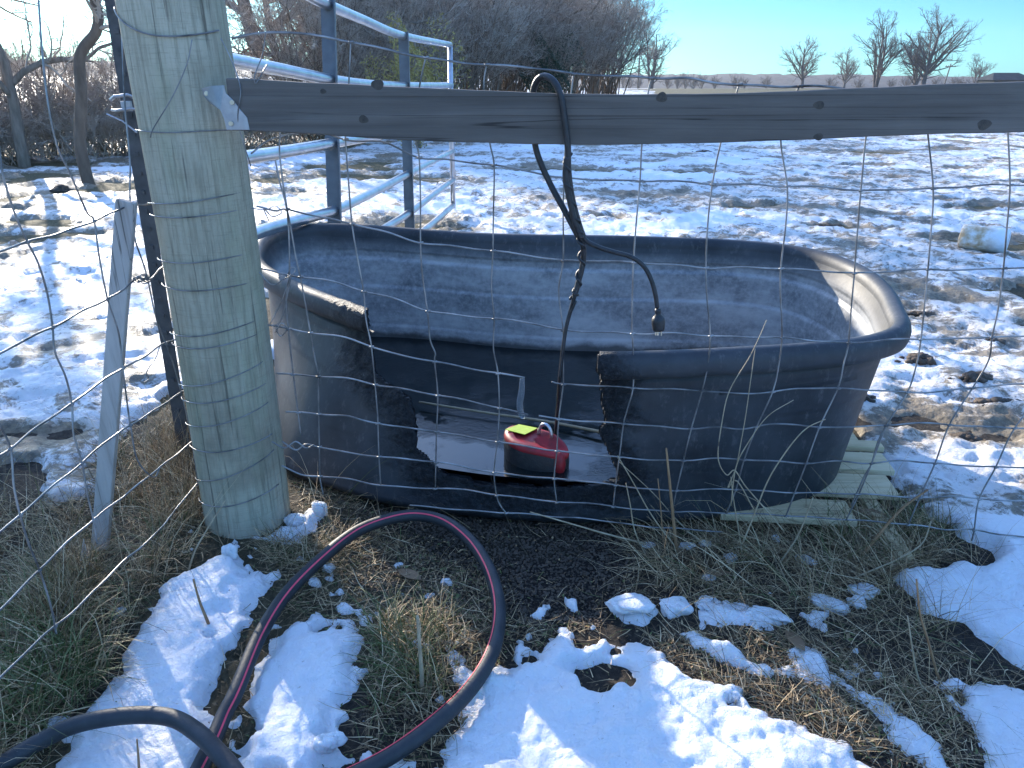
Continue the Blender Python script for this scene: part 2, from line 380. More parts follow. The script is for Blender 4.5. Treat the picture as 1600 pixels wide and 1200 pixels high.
def snow_field(x, y):
    """returns height of snow above ground (negative = bare) and dirt"""
    near = (np.abs(x) < 4.5) & (y < 5) & (y > -1)
    lump = .35*fbm(x*1.6, y*1.9, 21, 3) + .65*(1-2.4*np.abs(fbm(x*3.6, y*5.4, 23, 4, .6)))
    patch = fbm(x*.9, y*1.3, 31, 4, .6) + .35*fbm(x*.12, y*.2, 37, 2)
    r = np.hypot(x, y)
    # open field: patchy, more bare toward the far right and far away
    bias = .34 - .30*sstep(.25, 1.2, (x-.45*y)/(y+3)) - .40*sstep(22, 60, r)*sstep(-.2, .5, fbm(x*.02, y*.02, 41, 2)+.15)
    bias = bias - .5*np.exp(-(((x-2.1)/.5)**2 + ((y-2.9)/.35)**2)) - .20*np.exp(-(((x+1.9)/.5)**2 + ((y-2.7)/.3)**2)) + .30*np.exp(-(((x+2.8)/1.3)**2 + ((y-3.9)/1.1)**2)) - .3*sstep(8.5, 12, r)*sstep(-.12, -.35, x/(y+.1))*sstep(24, 14, r)
    m = patch + bias
    t = .036*sstep(-.02, .22, m) - .012 + (.034*sstep(2.5, 5, r)+.012)*lump*sstep(-.08, .12, m)
    t = t + .022*fbm(x*9, y*13, 51, 4, .6)*sstep(26, 6, r)*sstep(-.05, .1, m)
    far_ = sstep(45, 62, r)*sstep(.16, .19, x/(np.abs(y)+.1))*(y > 0); t = t*(1-far_) - .05*far_
    dirt = .30 + .8*sstep(.35, .0, m) + .5*fbm(x*.7, y*.9, 61, 3)
    nx, ny = x[near], y[near]
    wob = .022*fbm(nx*9, ny*9, 71, 4, .6)
    b = sdf_poly(nx, ny, BARE)
    s = -b + .15*fbm(nx*3.4, ny*3.4, 73, 4, .6) + .05*fbm(nx*13, ny*13, 74, 3)
    tt = t[near]; dd = dirt[near]
    a = np.minimum(tt, .050*sstep(-.005, .07, s+wob) - .012 + .012*lump[near]*sstep(0, .1, s))
    big = np.full(nx.shape, -1.0)
    for k, p in enumerate(SNOWP): 
        q = sdf_poly(nx, ny, p)
        thin = .75 if k in (5, 6) else 1
        q = np.where(q > 0, q*thin, q)
        big = np.maximum(big, q)
    big = big + wob*2.0 + .018 - .10*sstep(.38, .62, fbm(nx*8+9, ny*8, 98, 3))
    f = .040*sstep(-.004, .075, big+.012*fbm(nx*30, ny*30, 87, 3)) - .012 + sstep(0, .06, big)*(.016*fbm(nx*6, ny*6, 81, 3) + .008*fbm(nx*18, ny*18, 83, 4, .6) - .05*sstep(.46, .62, fbm(nx*5+3, ny*5, 88, 3)))
    # small crumbs of ice around the patches
    cr = fbm(nx*14, ny*14, 91, 3); f2 = np.where((cr > .42) & (big > -.12), .018*sstep(.42, .6, cr) - .004, -.02)
    # smooth deep snow to the right of the bare patch
    dr = ((nx > .9) & (ny < 2.4)); sm = .055*sstep(-.004, .09, s+wob*.7) - .012 + .028*fbm(nx*2.6, ny*2.6, 95, 2)*sstep(0, .12, s) + .005*fbm(nx*22, ny*22, 97, 3)*sstep(0, .05, s)
    k = sstep(.85, 1.05, nx)*sstep(2.35, 1.95, ny)
    a = a*(1-k)+sm*k
    res = np.maximum(a, np.maximum(f, f2))
    t[near] = res
    dn = np.where(big > -.02, .05, np.where(k > .5, .05, dd)); dn = np.where(np.maximum(f, f2) > a, .06, dn)
    dirt[near] = dn
    return t, np.clip(dirt, 0, 1)
rr = [.25]
while rr[-1] < 1800: rr.append(rr[-1]*(1.006 if rr[-1] < 4 else 1.0085 if rr[-1] < 60 else 1.03))
rr = np.array(rr)
ang = np.concatenate([np.arange(-48, 48, .2), np.arange(48, 312, 2.5)]); ang = np.radians(ang)
AA, RR = np.meshgrid(ang, rr)
GX = RR*np.sin(AA); GY = RR*np.cos(AA)
gh = ground_h(GX, GY); st, dirt = snow_field(GX.copy(), GY.copy())
nr, na = GX.shape
idx = np.arange(nr*na).reshape(nr, na); idn = np.roll(idx, -1, axis=1)
GF = np.stack([idx[:-1], idn[:-1], idn[1:], idx[1:]], -1).reshape(-1, 4)[:, ::-1]
cv = np.array([[0, 0, gh[0].mean()]])
wet = sstep(-.06, .06, sdf_poly(GX, GY, pz((540,770),(960,780),(1000,880),(940,985),(790,985),(740,930),(600,880))))
turf = np.clip(sstep(4, 9, RR) + .5*(fbm(GX*2, GY*2, 101, 3) > .25), 0, 1)
g = mesh_np('ground', np.stack([GX, GY, gh], -1), GF, M['soil'], attrs={'turf': turf.ravel(), 'wet': wet.ravel()}); tag(g, 'dark bare soil and flattened winter turf', kind='structure')
keep = (st.ravel()[GF] > -.010).any(axis=1)
SV = np.stack([GX, GY, gh+st], -1)
used = np.unique(GF[keep]); remap = np.zeros(nr*na, int); remap[used] = np.arange(len(used))
s_ = mesh_np('snow', SV.reshape(-1, 3)[used], remap[GF[keep]], M['snow'], attrs={'dirt': dirt.ravel()[used]}); tag(s_, 'patchy melting snow over the ground', kind='structure')
def H1(x, y):
    x = np.atleast_1d(np.asarray(x, float)); y = np.atleast_1d(np.asarray(y, float))
    t, _ = snow_field(x.copy(), y.copy()); return ground_h(x, y) + np.maximum(t, 0)
def h1(x, y): return float(H1(x, y)[0])

# ================================================================ TANK
RIM = [(440,358),(500,350),(600,352),(700,359),(800,365),(900,368),(1000,369),(1100,371),(1170,374),(1240,382),(1300,395),(1360,420),(1400,452),(1415,480)]
TILT = .04
def rimpt(x, y):
    p = onz(x, y, .62)
    for _ in range(20): p = onz(x, y, .62+TILT*(p[1]-2.0))
    return p
rp = [rimpt(*q)[:2] for q in RIM]
rp += [(1.24, 2.27), (1.08, 2.15), (.85, 2.075), (.6, 2.03), (.4, 2.01), (.2, 2.02), (-.02, 2.08), (-.27, 2.22), (-.5, 2.40), (-.72, 2.60), (-.92, 2.84), (-1.06, 3.06), (-1.12, 3.30), (-1.13, 3.46)]
rim = spline(rp, 24, closed=True)
# even spacing
def resample(P, n, closed=True):
    Q = np.vstack([P, P[:1]]) if closed else P
    d = np.r_[0, np.cumsum(np.linalg.norm(np.diff(Q, axis=0), axis=1))]
    t = np.linspace(0, d[-1], n, endpoint=not closed)
    return np.stack([np.interp(t, d, Q[:, k]) for k in range(Q.shape[1])], 1)
NU = 1320
rim = resample(rim, NU)
for _ in range(260): rim = .5*rim + .25*(np.roll(rim, 1, 0)+np.roll(rim, -1, 0))
def offset(P, d):
    T = np.roll(P, -1, 0)-np.roll(P, 1, 0); T /= np.linalg.norm(T, axis=1, keepdims=True)
    Nn = np.stack([-T[:, 1], T[:, 0]], 1)
    c = P.mean(0); sgn = np.sign(((c-P)*Nn).sum(1).mean()); return P + Nn*sgn*d
# (inset from rim edge, height below rim) for the outer skin, lip first
prof = [(.012, -.070), (.004, -.066), (-.001, -.050), (-.002, -.032), (.002, -.015), (.012, -.004), (.026, 0), (.040, -.004), (.050, -.014), (.055, -.030), (.058, -.06)]
def wall_in(z0, zr):   # smooth taper, with three moulded steps
    t = (zr-.06-z0)/(zr-.06); d = .058 + .105*t
    for zs in (.52, .38, .20): d += .010*float(sstep(zs+.012, zs-.012, z0))
    return d
zr0 = .65
zlev = list(np.arange(zr0-.08, .045, -.0055))
prof += [(wall_in(z, zr0), z-zr0) for z in zlev] + [(wall_in(.045, zr0)+.02, .028-zr0), (wall_in(.045, zr0)+.06, .022-zr0), (wall_in(.045, zr0)+.12, .022-zr0)]
zr = .62+TILT*(rim[:, 1]-2.0)
ctr = rim.mean(0)
bp_ = [(-.79,2.41),(-.62,2.31),(-.43,2.215),(-.2,2.15),(0,2.115),(.33,2.095),(.65,2.12),(.93,2.20),(1.12,2.36),(1.22,2.62),(1.22,2.95),(1.08,3.2),(.8,3.28),(.4,3.31),(0,3.36),(-.4,3.48),(-.72,3.50),(-.93,3.36),(-1.01,3.1),(-.97,2.80),(-.9,2.58)]
bas = resample(spline(bp_, 16, closed=True), NU)
ab = np.arctan2(bas[:, 1]-ctr[1], bas[:, 0]-ctr[0]); rb = np.hypot(bas[:, 0]-ctr[0], bas[:, 1]-ctr[1]); o_ = np.argsort(ab)
def base_at(P):
    a_ = np.arctan2(P[:, 1]-ctr[1], P[:, 0]-ctr[0]); r_b = np.interp(a_, ab[o_], rb[o_], period=2*math.pi)
    return np.column_stack([ctr[0]+r_b*np.cos(a_), ctr[1]+r_b*np.sin(a_)])
D0 = .058
INNER = False
def curve(d, dz):
    if dz > -.10: return offset(rim, d)
    t = min(1, (-dz-.08)/(zr0-.08-.03)); st_ = 0.0
    z0 = zr0+dz
    for zs in (.52, .40, .225): st_ += (.010 if INNER else .003)*float(sstep(zs+.010, zs-.010, z0)) - (.006*math.exp(-((z0-zs)/.006)**2) if INNER else 0)
    top_ = offset(rim, D0+st_); b_ = offset(bas, d-.163 if dz < -.61 else st_*.0)
    return top_*(1-t)+base_at(top_)*t + (0 if dz > -.61 else 1)*(0)
rows = []; 
for d, dz in prof:
    q = curve(d, dz)
    if dz < -.62: q = q + (ctr-q)*max(0, d-.19)/1.0
    zz = zr + dz*(zr-.0)/zr0 if dz < -.08 else zr+dz
    zz = np.where(dz < -.6, np.maximum(zz, .012), zz)
    wv = .004*np.sin(np.arange(NU)/NU*2*math.pi*5+1)
    rows.append(np.column_stack([q, zz+ (wv if dz > -.08 else 0)]))
TV = np.array(rows)      # (profile, NU, 3)
npf = len(prof)
# front opening, measured on the wall: outline in the photo's sight lines
cutpx = [(570,440),(572,478),(578,520),(582,548),(588,585),(600,600),(622,610),(640,625),(648,650),(650,680),(652,700),(670,722),(700,742),(760,756),(840,762),(920,760),(972,752),(968,735),(955,715),(945,690),(941,672),(948,655),(941,620),(938,590),(936,560),(940,545),(950,400),(570,400)]
def toph(P):
    X, Y, Z = P[..., 0], P[..., 1], P[..., 2]-HC
    f = Y*cp-Z*sp; u = Y*sp+Z*cp; return 800+FPX*X/f, 600-FPX*u/f
px, py = toph(TV)
front = (TV[..., 1] < 2.75) & (TV[..., 0] < .6) & (TV[..., 0] > -1.0)
sdc = np.where(front, sdf_poly(px, py, cutpx), -999)
sdc = sdc + 5*fbm(px*.05, py*.05, 5, 3)*(sdc > -30)
# lip ends a little short of the opening on its outer side
i0 = np.arange(npf-1)[:, None]*NU; j = np.arange(NU)[None, :]; j2 = (j+1) % NU
TF = np.stack([i0+j, i0+j2, i0+NU+j2, i0+NU+j], -1).reshape(-1, 4)
inside = (sdc.ravel()[TF] > 0).all(axis=1)
TF = TF[~inside]
cut_a = sstep(-75, -12, sdc + 25*fbm(px*.02, py*.03, 9, 3))*front
# torn, hairy band beside the opening stands out a little
nrm = TV - np.array([rim[:, 0].mean(), rim[:, 1].mean(), 0])
amp = (.010*fbm(TV[..., 0]*45, TV[..., 2]*45, 15, 3) + .006)*cut_a
TV2 = TV.copy(); TV2[..., 1] -= amp
tank = empty('stock_tank', (float(rim[:, 0].mean()), float(rim[:, 1].mean()), 0), 'large black oval plastic stock tank with its front wall broken open', 'stock tank')
tw = mesh_np('tank_wall', TV2, TF, M['tank'], attrs={'inner': np.zeros(npf*NU), 'cut': cut_a.ravel()})
sm_ = tw.modifiers.new('thick', 'SOLIDIFY'); sm_.thickness = .009; sm_.offset = 1 if False else 0
put(tw, tank)
# inner skin: same profile pushed inward, chalky from hard water
INNER = True
IN = []; ia = []
for d, dz in prof[8:]:
    q = curve(d, dz); q = q + (ctr-q)/np.linalg.norm(ctr-q, axis=1, keepdims=True)*(.003+.014*float(sstep(-.025, -.09, dz)))
    if dz < -.62: q = q + (ctr-q)*max(0, d-.19)/1.0
    zz = zr + dz*(zr-.0)/zr0 if dz < -.08 else zr+dz
    zz = np.where(dz < -.6, np.maximum(zz, .027), zz)
    IN.append(np.column_stack([q, zz])); ia.append(np.full(NU, float(sstep(-.05, -.13, dz))))
IN = np.array(IN); ni = len(IN); ia = np.array(ia)
ix_, iy_ = toph(IN); fi = (IN[..., 1] < 2.75) & (IN[..., 0] < .6) & (IN[..., 0] > -1.0)
sdi = np.where(fi, sdf_poly(ix_, iy_, cutpx), -999); sdi = sdi + 5*fbm(ix_*.05, iy_*.05, 5, 3)*(sdi > -30)
i0 = np.arange(ni-1)[:, None]*NU
IF = np.stack([i0+j, i0+NU+j, i0+NU+j2, i0+j2], -1).reshape(-1, 4)
IF = IF[~(sdi.ravel()[IF] > 2).all(axis=1)]
ti = mesh_np('tank_lining', IN, IF, M['tank'], attrs={'inner': ia.ravel(), 'cut': (sstep(-30, -5, sdi)*fi).ravel()}); put(ti, tank)
INNER = False
mb = MB(); q = curve(.1, .04-zr0); q = q + (ctr-q)*.03; n_ = NU//8
mb.add([(a, b, .030) for a, b in q[::8][:n_]], [tuple(range(n_))]); put(mb.build('tank_floor', M['tank']), tank)
# the raised pads under the rim on the near side
def pad(us, ue, z0, z1, name):
    V = []; k = 14
    for z in (z1, z0):
        qq = curve(.1, z-zr0); qq = qq-(ctr-qq)/np.linalg.norm(ctr-qq, axis=1, keepdims=True)*.008
        for u in np.linspace(us, ue, k):
            i = int(round(u)) % NU; V.append((qq[i, 0], qq[i, 1], z))
    mb = MB(); F = [(i, i+1, k+i+1, k+i) for i in range(k-1)]; mb.add(V, F)
    o = mb.build(name, M['tank'], smooth=True); s = o.modifiers.new('t', 'SOLIDIFY'); s.thickness = .012; s.offset = 0
    return put(o, tank)
def near_u(x, y): return int(np.argmin(np.hypot(rim[:, 0]-x, rim[:, 1]-y)))
pad(near_u(.62, 2.04), near_u(1.10, 2.17), .47, .55, 'moulded_pad')
# water
WZ = .175
wq = curve(.1, WZ-zr0); wq = wq + (ctr-wq)*.004
mb = MB(); mb.add([(a, b, WZ) for a, b in wq[::6]], [tuple(range(NU//6))])
wo = mb.build('water', M['water']); tag(wo, 'still dark water in the bottom of the black tank', kind='structure')

# pallet under the right end of the tank
pal = empty('wooden_pallet', (1.05, 2.35, .0), 'pale new-wood pallet boards poking out from under the right end of the tank', 'pallet')
pr = np.array([[math.cos(-.10), -math.sin(-.10), 0], [math.sin(-.10), math.cos(-.10), 0], [0, 0, 1]])
for k, (x1, yc, wd) in enumerate([((1395, 758), 0, .14), ((1388, 722), 0, .14), ((1378, 695), 0, .06), ((1335, 680), 0, .10), ((1330, 800), 0, .13)]):
    e = onz(x1[0], x1[1], .045); L = .42
    mb = MB(); c = e + pr @ np.array([-L/2, 0, 0]); mb.box((c[0], c[1], .035+.001*k), (L, wd, .022), pr)
    put(mb.build('deck_board', M['pallet'], bevel=.003), pal)
for x in (1.22,):
    mb = MB(); mb.box((x, 2.42, .004), (.045, 1.0, .036), pr); put(mb.build('stringer', M['pallet'], bevel=.003), pal)

# floating heater
hp = onz(833, 708, WZ+.03)
heat = empty('floating_heater', tuple(hp), 'red floating tank heater with yellow-green label and metal loop bobbing in the water', 'heater')
th = math.radians(-32); tl = math.radians(20)
def hx(x, y, z):   # local frame: long axis x
    X = x*math.cos(th)-y*math.sin(th); Y = x*math.sin(th)+y*math.cos(th)
    return (X, Y, z + .30*x*-1*0 + .12*(y) )
K = 40
def oval(s_, a, z): return hx(.118*s_*math.cos(a), .062*s_*math.sin(a)+.020*s_*math.cos(a)**2, z - .035*max(0, math.cos(a))**3*(s_ > .5))
def shell(rings, name, m):
    mb = MB(); V = [oval(s_, 2*math.pi*i/K, z) for s_, z in rings for i in range(K)]
    mb.add(V, [(r*K+i, r*K+(i+1) % K, (r+1)*K+(i+1) % K, (r+1)*K+i) for r in range(len(rings)-1) for i in range(K)]); return mb.build(name, m, heat, smooth=True)
shell([(.97, .034), (1.0, .040), (.98, .048), (.90, .056), (.70, .060), (.62, .053), (.0, .052)], 'float_cover', M['red'])
shell([(.98, .036), (1.01, .02), (.99, -.03), (.9, -.07), (.0, -.075)], 'heater_body', M['cord'])
mb = MB(); V = []
for r_i in range(7):
    ph = math.pi*r_i/6
    for i in range(14):
        a = 2*math.pi*i/14; V.append(hx(.105+.020*math.sin(ph)*math.cos(a), -.012+.018*math.sin(ph)*math.sin(a), -.004+.042*math.cos(ph)))
mb.add(V, [(r*14+i, r*14+(i+1) % 14, (r+1)*14+(i+1) % 14, (r+1)*14+i) for r in range(6) for i in range(14)]); mb.build('red_lobe', M['red'], heat, smooth=True)
mb = MB(); V = [hx(x, y, .0605+dz) for dz in (0, .002) for x, y in ((-.104, -.006), (-.080, .042), (-.012, .048), (-.030, -.004))]
mb.add(V, [(0,1,2,3), (7,6,5,4), (0,4,5,1), (1,5,6,2), (2,6,7,3), (3,7,4,0)]); mb.build('warning_label', M['label'], heat)
mb = MB(); pts = [hx(.028+.024*math.cos(a), .028, .056+.040*math.sin(a)) for a in np.linspace(0, math.pi, 14)]; mb.tube(pts, .0055, 8); mb.build('lifting_loop', M['galv'], heat, smooth=True)

# reed lying over the water, and an icicle
mb = MB(); P = spline([onz(655, 628, WZ+.02), onz(760, 645, WZ+.02), onz(850, 658, WZ+.015), onz(945, 676, WZ+.02)], 5); mb.tube(P, np.linspace(.004, .006, len(P)), 6)
o = mb.build('reed', simple('reed', (.2, .16, .09), (.3, .25, .16), 30, .7), smooth=True); tag(o, 'long tan reed stem floating across the tank water', 'reed')
mb = MB(); P = spline([ony(816, 590, 2.02), ony(815, 612, 2.02), ony(812, 632, 2.02), ony(815, 648, 2.02), ony(820, 652, 2.02)], 5); mb.tube(P, np.interp(np.linspace(0, 1, len(P)), [0, .3, .8, 1], [.007, .010, .009, .004]), 10)
o = mb.build('icicle', M['ice'], smooth=True); tag(o, 'clear stub of ice hanging from the wire over the water', 'icicle')

# ================================================================ POST, STEEL POST, STAKE, RAIL
PX, PY, PR = -.848, 2.13, .126
def post_r(z): return PR + .005*(1-z/1.9)
zs = np.linspace(-.15, 1.95, 60); K = 72; V = []
for z in zs:
    for i in range(K):
        a = 2*math.pi*i/K; r = post_r(z)*(1+.006*math.sin(3*a+2*z)+.004*math.sin(7*a+5*z))
        V.append((PX+.006*math.sin(2*z)+r*math.cos(a), PY+r*math.sin(a), z))
V.append((PX, PY, 1.97)); n_ = len(V)-1
mb = MB(); mb.add(V, [(r*K+i, r*K+(i+1) % K, (r+1)*K+(i+1) % K, (r+1)*K+i) for r in range(59) for i in range(K)] + [(59*K+i, 59*K+(i+1) % K, n_) for i in range(K)])
o = mb.build('fence_post', M['post'], smooth=True); tag(o, 'thick round greenish treated-wood corner post wrapped in wire', 'fence post')

tp = empty('steel_post', (-1.2, 2.57, 0), 'dark steel T-post standing just left of the thick wooden post', 'steel post')
def lean(p0, p1):
    p0 = np.array(p0); p1 = np.array(p1); z = (p1-p0); L = np.linalg.norm(z); z /= L; x = np.cross((0, 1, 0), z); x /= np.linalg.norm(x); y = np.cross(z, x); return np.column_stack([x, y, z]), (p0+p1)/2, L
tb_ = ony(288, 700, 2.57); tt_ = ony(176, 0, 2.57); td_ = (tt_-tb_)/(tt_[2]-tb_[2]); tb_ = tb_-td_*(tb_[2]+.1); tt_ = tt_+td_*.2
Rm, cc, L = lean(tb_, tt_)
mb = MB(); mb.box(cc, (.048, .006, L), Rm); mb.box(cc+Rm@np.array((0, .017, 0)), (.007, .028, L), Rm)
for k in range(26): mb.box(tb_+(Rm[:, 2]*(.25+.06*k))+Rm@np.array((0, -.005, 0)), (.014, .005, .014), Rm)
put(mb.build('shaft', M['steel_post'], bevel=.001), tp)
mb = MB()
c0 = ony(200, 172, 2.53)
mb.tube([c0+(-.045, -.005, .03), c0+(-.02, -.03, .04), c0+(.02, -.03, .045), c0+(.04, 0, .03)], .006, 6)
mb.tube([c0+(-.05, 0, 0), c0+(-.02, -.03, .0), c0+(.02, -.03, .005), c0+(.045, 0, .0)], .005, 6)
mb.box(c0+(.005, -.015, .012), (.030, .014, .030)); mb.tube([c0+(-.06, -.02, -.01), c0+(-.01, -.03, -.03), c0+(.03, -.03, -.065)], .003, 5)
put(mb.build('clamp', M['galv_plate'], bevel=.003), tp)

Rm, cc, L = lean((-1.29, 1.985, -.12), (-.965, 1.955, 1.055))
mb = MB(); mb.box(cc, (.048, .022, L), Rm)
o = mb.build('wooden_stake', M['stake'], bevel=.003); tag(o, 'leaning grey flat wooden stake in the grass left of the thick post', 'stake')

rail = empty('board_rail', (-.8, 1.99, 1.2), 'long weathered grey board nailed across the fence top as a rail', 'rail')
top = [(352,121),(430,126),(500,130),(600,135),(700,139),(850,146),(1000,148),(1150,146),(1300,140),(1450,133),(1600,127)]
bot = [(352,202),(430,206),(500,210),(600,217),(700,222),(850,226),(1000,226),(1150,223),(1300,217),(1450,210),(1600,207)]
YF = 1.97
A = np.array([ony(x, y, YF) for x, y in top]); B = np.array([ony(x, y, YF) for x, y in bot])
xs = np.linspace(A[0, 0], 1.45, 90)
zt = np.interp(xs, A[:, 0], A[:, 2]); zb = np.interp(xs, B[:, 0], B[:, 2])
k5 = np.ones(9)/9
zt = np.convolve(np.pad(zt, 4, 'edge'), k5, 'valid'); zb = np.convolve(np.pad(zb, 4, 'edge'), k5, 'valid')
ex = np.linspace(1.47, 2.5, 30); sl_t = (zt[-1]-zt[-9])/(xs[-1]-xs[-9])
zt = np.r_[zt, zt[-1]+sl_t*.5*(ex-xs[-1])]; zb = np.r_[zb, zb[-1]+sl_t*.5*(ex-xs[-1])]; xs = np.r_[xs, ex]
zt += .0015*fbm(xs*8, xs*0+3, 3, 2); zb += .0015*fbm(xs*8, xs*0+9, 4, 2)
V = []; n_ = len(xs); tw_ = .006*np.sin(xs*1.5)
for yy, inset in ((YF, 0), (YF+.038, 0)):
    V += [(x, yy+t, b_) for x, t, b_ in zip(xs, tw_, zb)]; V += [(x, yy, t_) for x, t_ in zip(xs, zt)]
F = []
for i in range(n_-1): F += [(i, i+1, n_+i+1, n_+i), (2*n_+i+1, 2*n_+i, 3*n_+i, 3*n_+i+1), (n_+i, n_+i+1, 3*n_+i+1, 3*n_+i), (i+1, i, 2*n_+i, 2*n_+i+1)]
F += [(0, n_, 3*n_, 2*n_), (n_-1, 3*n_-1, 4*n_-1, 2*n_-1)]
mb = MB(); mb.add(V, F); put(mb.build('board', M['board'], bevel=.003), rail)
for (x, y, s) in ((568,187,8),(505,143,5),(1280,163,9),(1280,213,8),(1540,193,12),(590,133,10),(1034,152,9)):
    mb = MB(); c0 = ony(x, y, YF); c0[1] = YF-.0004 + .006*math.sin(c0[0]*1.5)*(1-float(np.clip((c0[2]-np.interp(c0[0], xs, zb))/(np.interp(c0[0], xs, zt)-np.interp(c0[0], xs, zb)), 0, 1)))
    r = s*.0016; V = [(c0[0], c0[1]-.0008, c0[2])]
    for i in range(18):
        a = 2*math.pi*i/18; q = 1+.08*math.sin(3*a+x); V.append((c0[0]+r*.95*q*math.cos(a), c0[1]+.0004, c0[2]+r*.8*q*math.sin(a)))
    mb.add(V, [(0, 1+i, 1+(i+1) % 18) for i in range(18)]); put(mb.build('knot', M['knot'], smooth=True), rail)


br = empty('rail_bracket', tuple(ony(352, 168, 1.96)), 'bent galvanised bracket plate holding the left end of the board to the post', 'bracket')
mb = MB(); Yb = 1.964
out = [ony(x, y, Yb) for x, y in ((350,133),(353,146),(364,156),(374,170),(386,184),(390,203),(354,203),(350,186),(344,172))]
mb.prism(out, (0, .0035, 0)); 
wing = [ony(x, y, yy) for x, y, yy in ((350,133,Yb),(344,172,Yb),(326,160,Yb+.045),(318,150,Yb+.05),(315,138,Yb+.05),(330,134,Yb+.03))]
mb.prism(wing, (.001, .0035, 0)); put(mb.build('plate', M['galv_plate'], bevel=.0008), br)
for x, y, yy in ((363,160,Yb-.002),(323,146,Yb+.042),(361,193,Yb-.002)):
    c0 = ony(x, y, yy); mb = MB(); mb.tube([c0+(0, .002, 0), c0+(0, -.003, 0)], .006, 10); put(mb.build('nail_head', M['brass'], bevel=.001), br)

# ================================================================ WOVEN WIRE
def crimp(P, a=.0012, f=40):
    s = np.r_[0, np.cumsum(np.linalg.norm(np.diff(P, axis=0), axis=1))]
    P = P.copy(); P[:, 2] += a*np.sin(s*f); P[:, 1] += a*.6*np.sin(s*f*.7+1); return P
YM = 2.022
fr = empty('woven_wire_fence', (.3, YM, 0), 'rusty woven wire mesh stretched in front of the tank below the board', 'wire fence')
HW = [[(362,60),(430,50),(500,57),(545,65),(605,78),(665,90),(720,98),(760,101),(850,108),(897,116),(950,118),(1018,122),(1070,122),(1110,129),(1155,132),(1215,136),(1262,134),(1320,139),(1400,146),(1500,150),(1600,150),(1750,150)],
 [(392,240),(430,215),(490,206),(545,219),(600,223),(655,246),(700,250),(770,258),(830,268),(880,278),(1000,283),(1040,282),(1113,288),(1165,288),(1230,291),(1285,292),(1345,298),(1400,296),(1457,295),(1530,290),(1575,289),(1650,290),(1750,295)],
 [(400,322),(430,330),(448,327),(495,338),(550,350),(600,362),(655,379),(710,385),(770,392),(830,400),(880,407),(940,408),(1000,411),(1050,414),(1105,419),(1160,418),(1225,420),(1280,423),(1335,427),(1390,424),(1450,421),(1510,422),(1570,419),(1650,420),(1750,424)],
 [(408,420),(450,430),(510,438),(568,455),(620,468),(668,486),(720,493),(770,498),(825,504),(880,516),(940,519),(1000,522),(1050,521),(1110,525),(1165,527),(1225,528),(1280,533),(1330,536),(1390,531),(1440,530),(1500,529),(1550,527),(1650,525),(1750,525)],
 [(418,508),(450,514),(485,520),(540,528),(590,545),(625,555),(678,565),(730,575),(780,584),(820,590)],
 [(862,597),(880,601),(940,603),(1000,607),(1050,608),(1100,611),(1150,615),(1200,613),(1255,607),(1310,607),(1365,610),(1420,613),(1470,612),(1520,606),(1600,600),(1750,596)],
 [(432,584),(465,586),(495,588),(545,592),(590,602),(630,608),(684,618),(735,627),(780,638),(825,648)],
 [(842,650),(872,655),(940,660),(1000,664),(1075,670),(1120,668),(1160,670),(1200,664),(1240,663),(1280,668),(1330,667),(1385,665),(1430,661),(1483,664),(1585,669),(1660,670),(1750,672)],
 [(446,644),(470,645),(497,647),(540,650),(570,658),(630,668),(684,675),(730,683),(775,690),(830,699),(880,706),(940,712),(1010,718),(1070,720),(1110,716),(1150,718),(1200,720),(1260,724),(1310,721),(1360,724),(1410,720),(1460,724),(1555,730),(1650,730),(1750,733)],
 [(440,690),(462,704),(478,694),(498,698),(540,707),(575,712),(640,718),(700,725),(770,738),(820,744),(865,748),(910,752),(960,758),(1010,764),(1050,767),(1100,765),(1150,765),(1240,770),(1340,772),(1440,778),(1490,775),(1530,780),(1600,783),(1750,790)],
 [(440,728),(470,742),(500,744),(545,749),(585,757),(640,762),(690,764),(735,766),(775,774),(820,778),(870,785),(915,786),(960,792),(1010,797),(1050,800),(1080,799),(1120,802),(1180,803),(1260,808),(1350,814),(1440,822),(1480,828),(1520,828),(1570,836),(1650,845),(1750,850)],
 [(640,790),(760,800),(820,803),(870,808),(930,812),(1000,822),(1060,826),(1130,832)]]
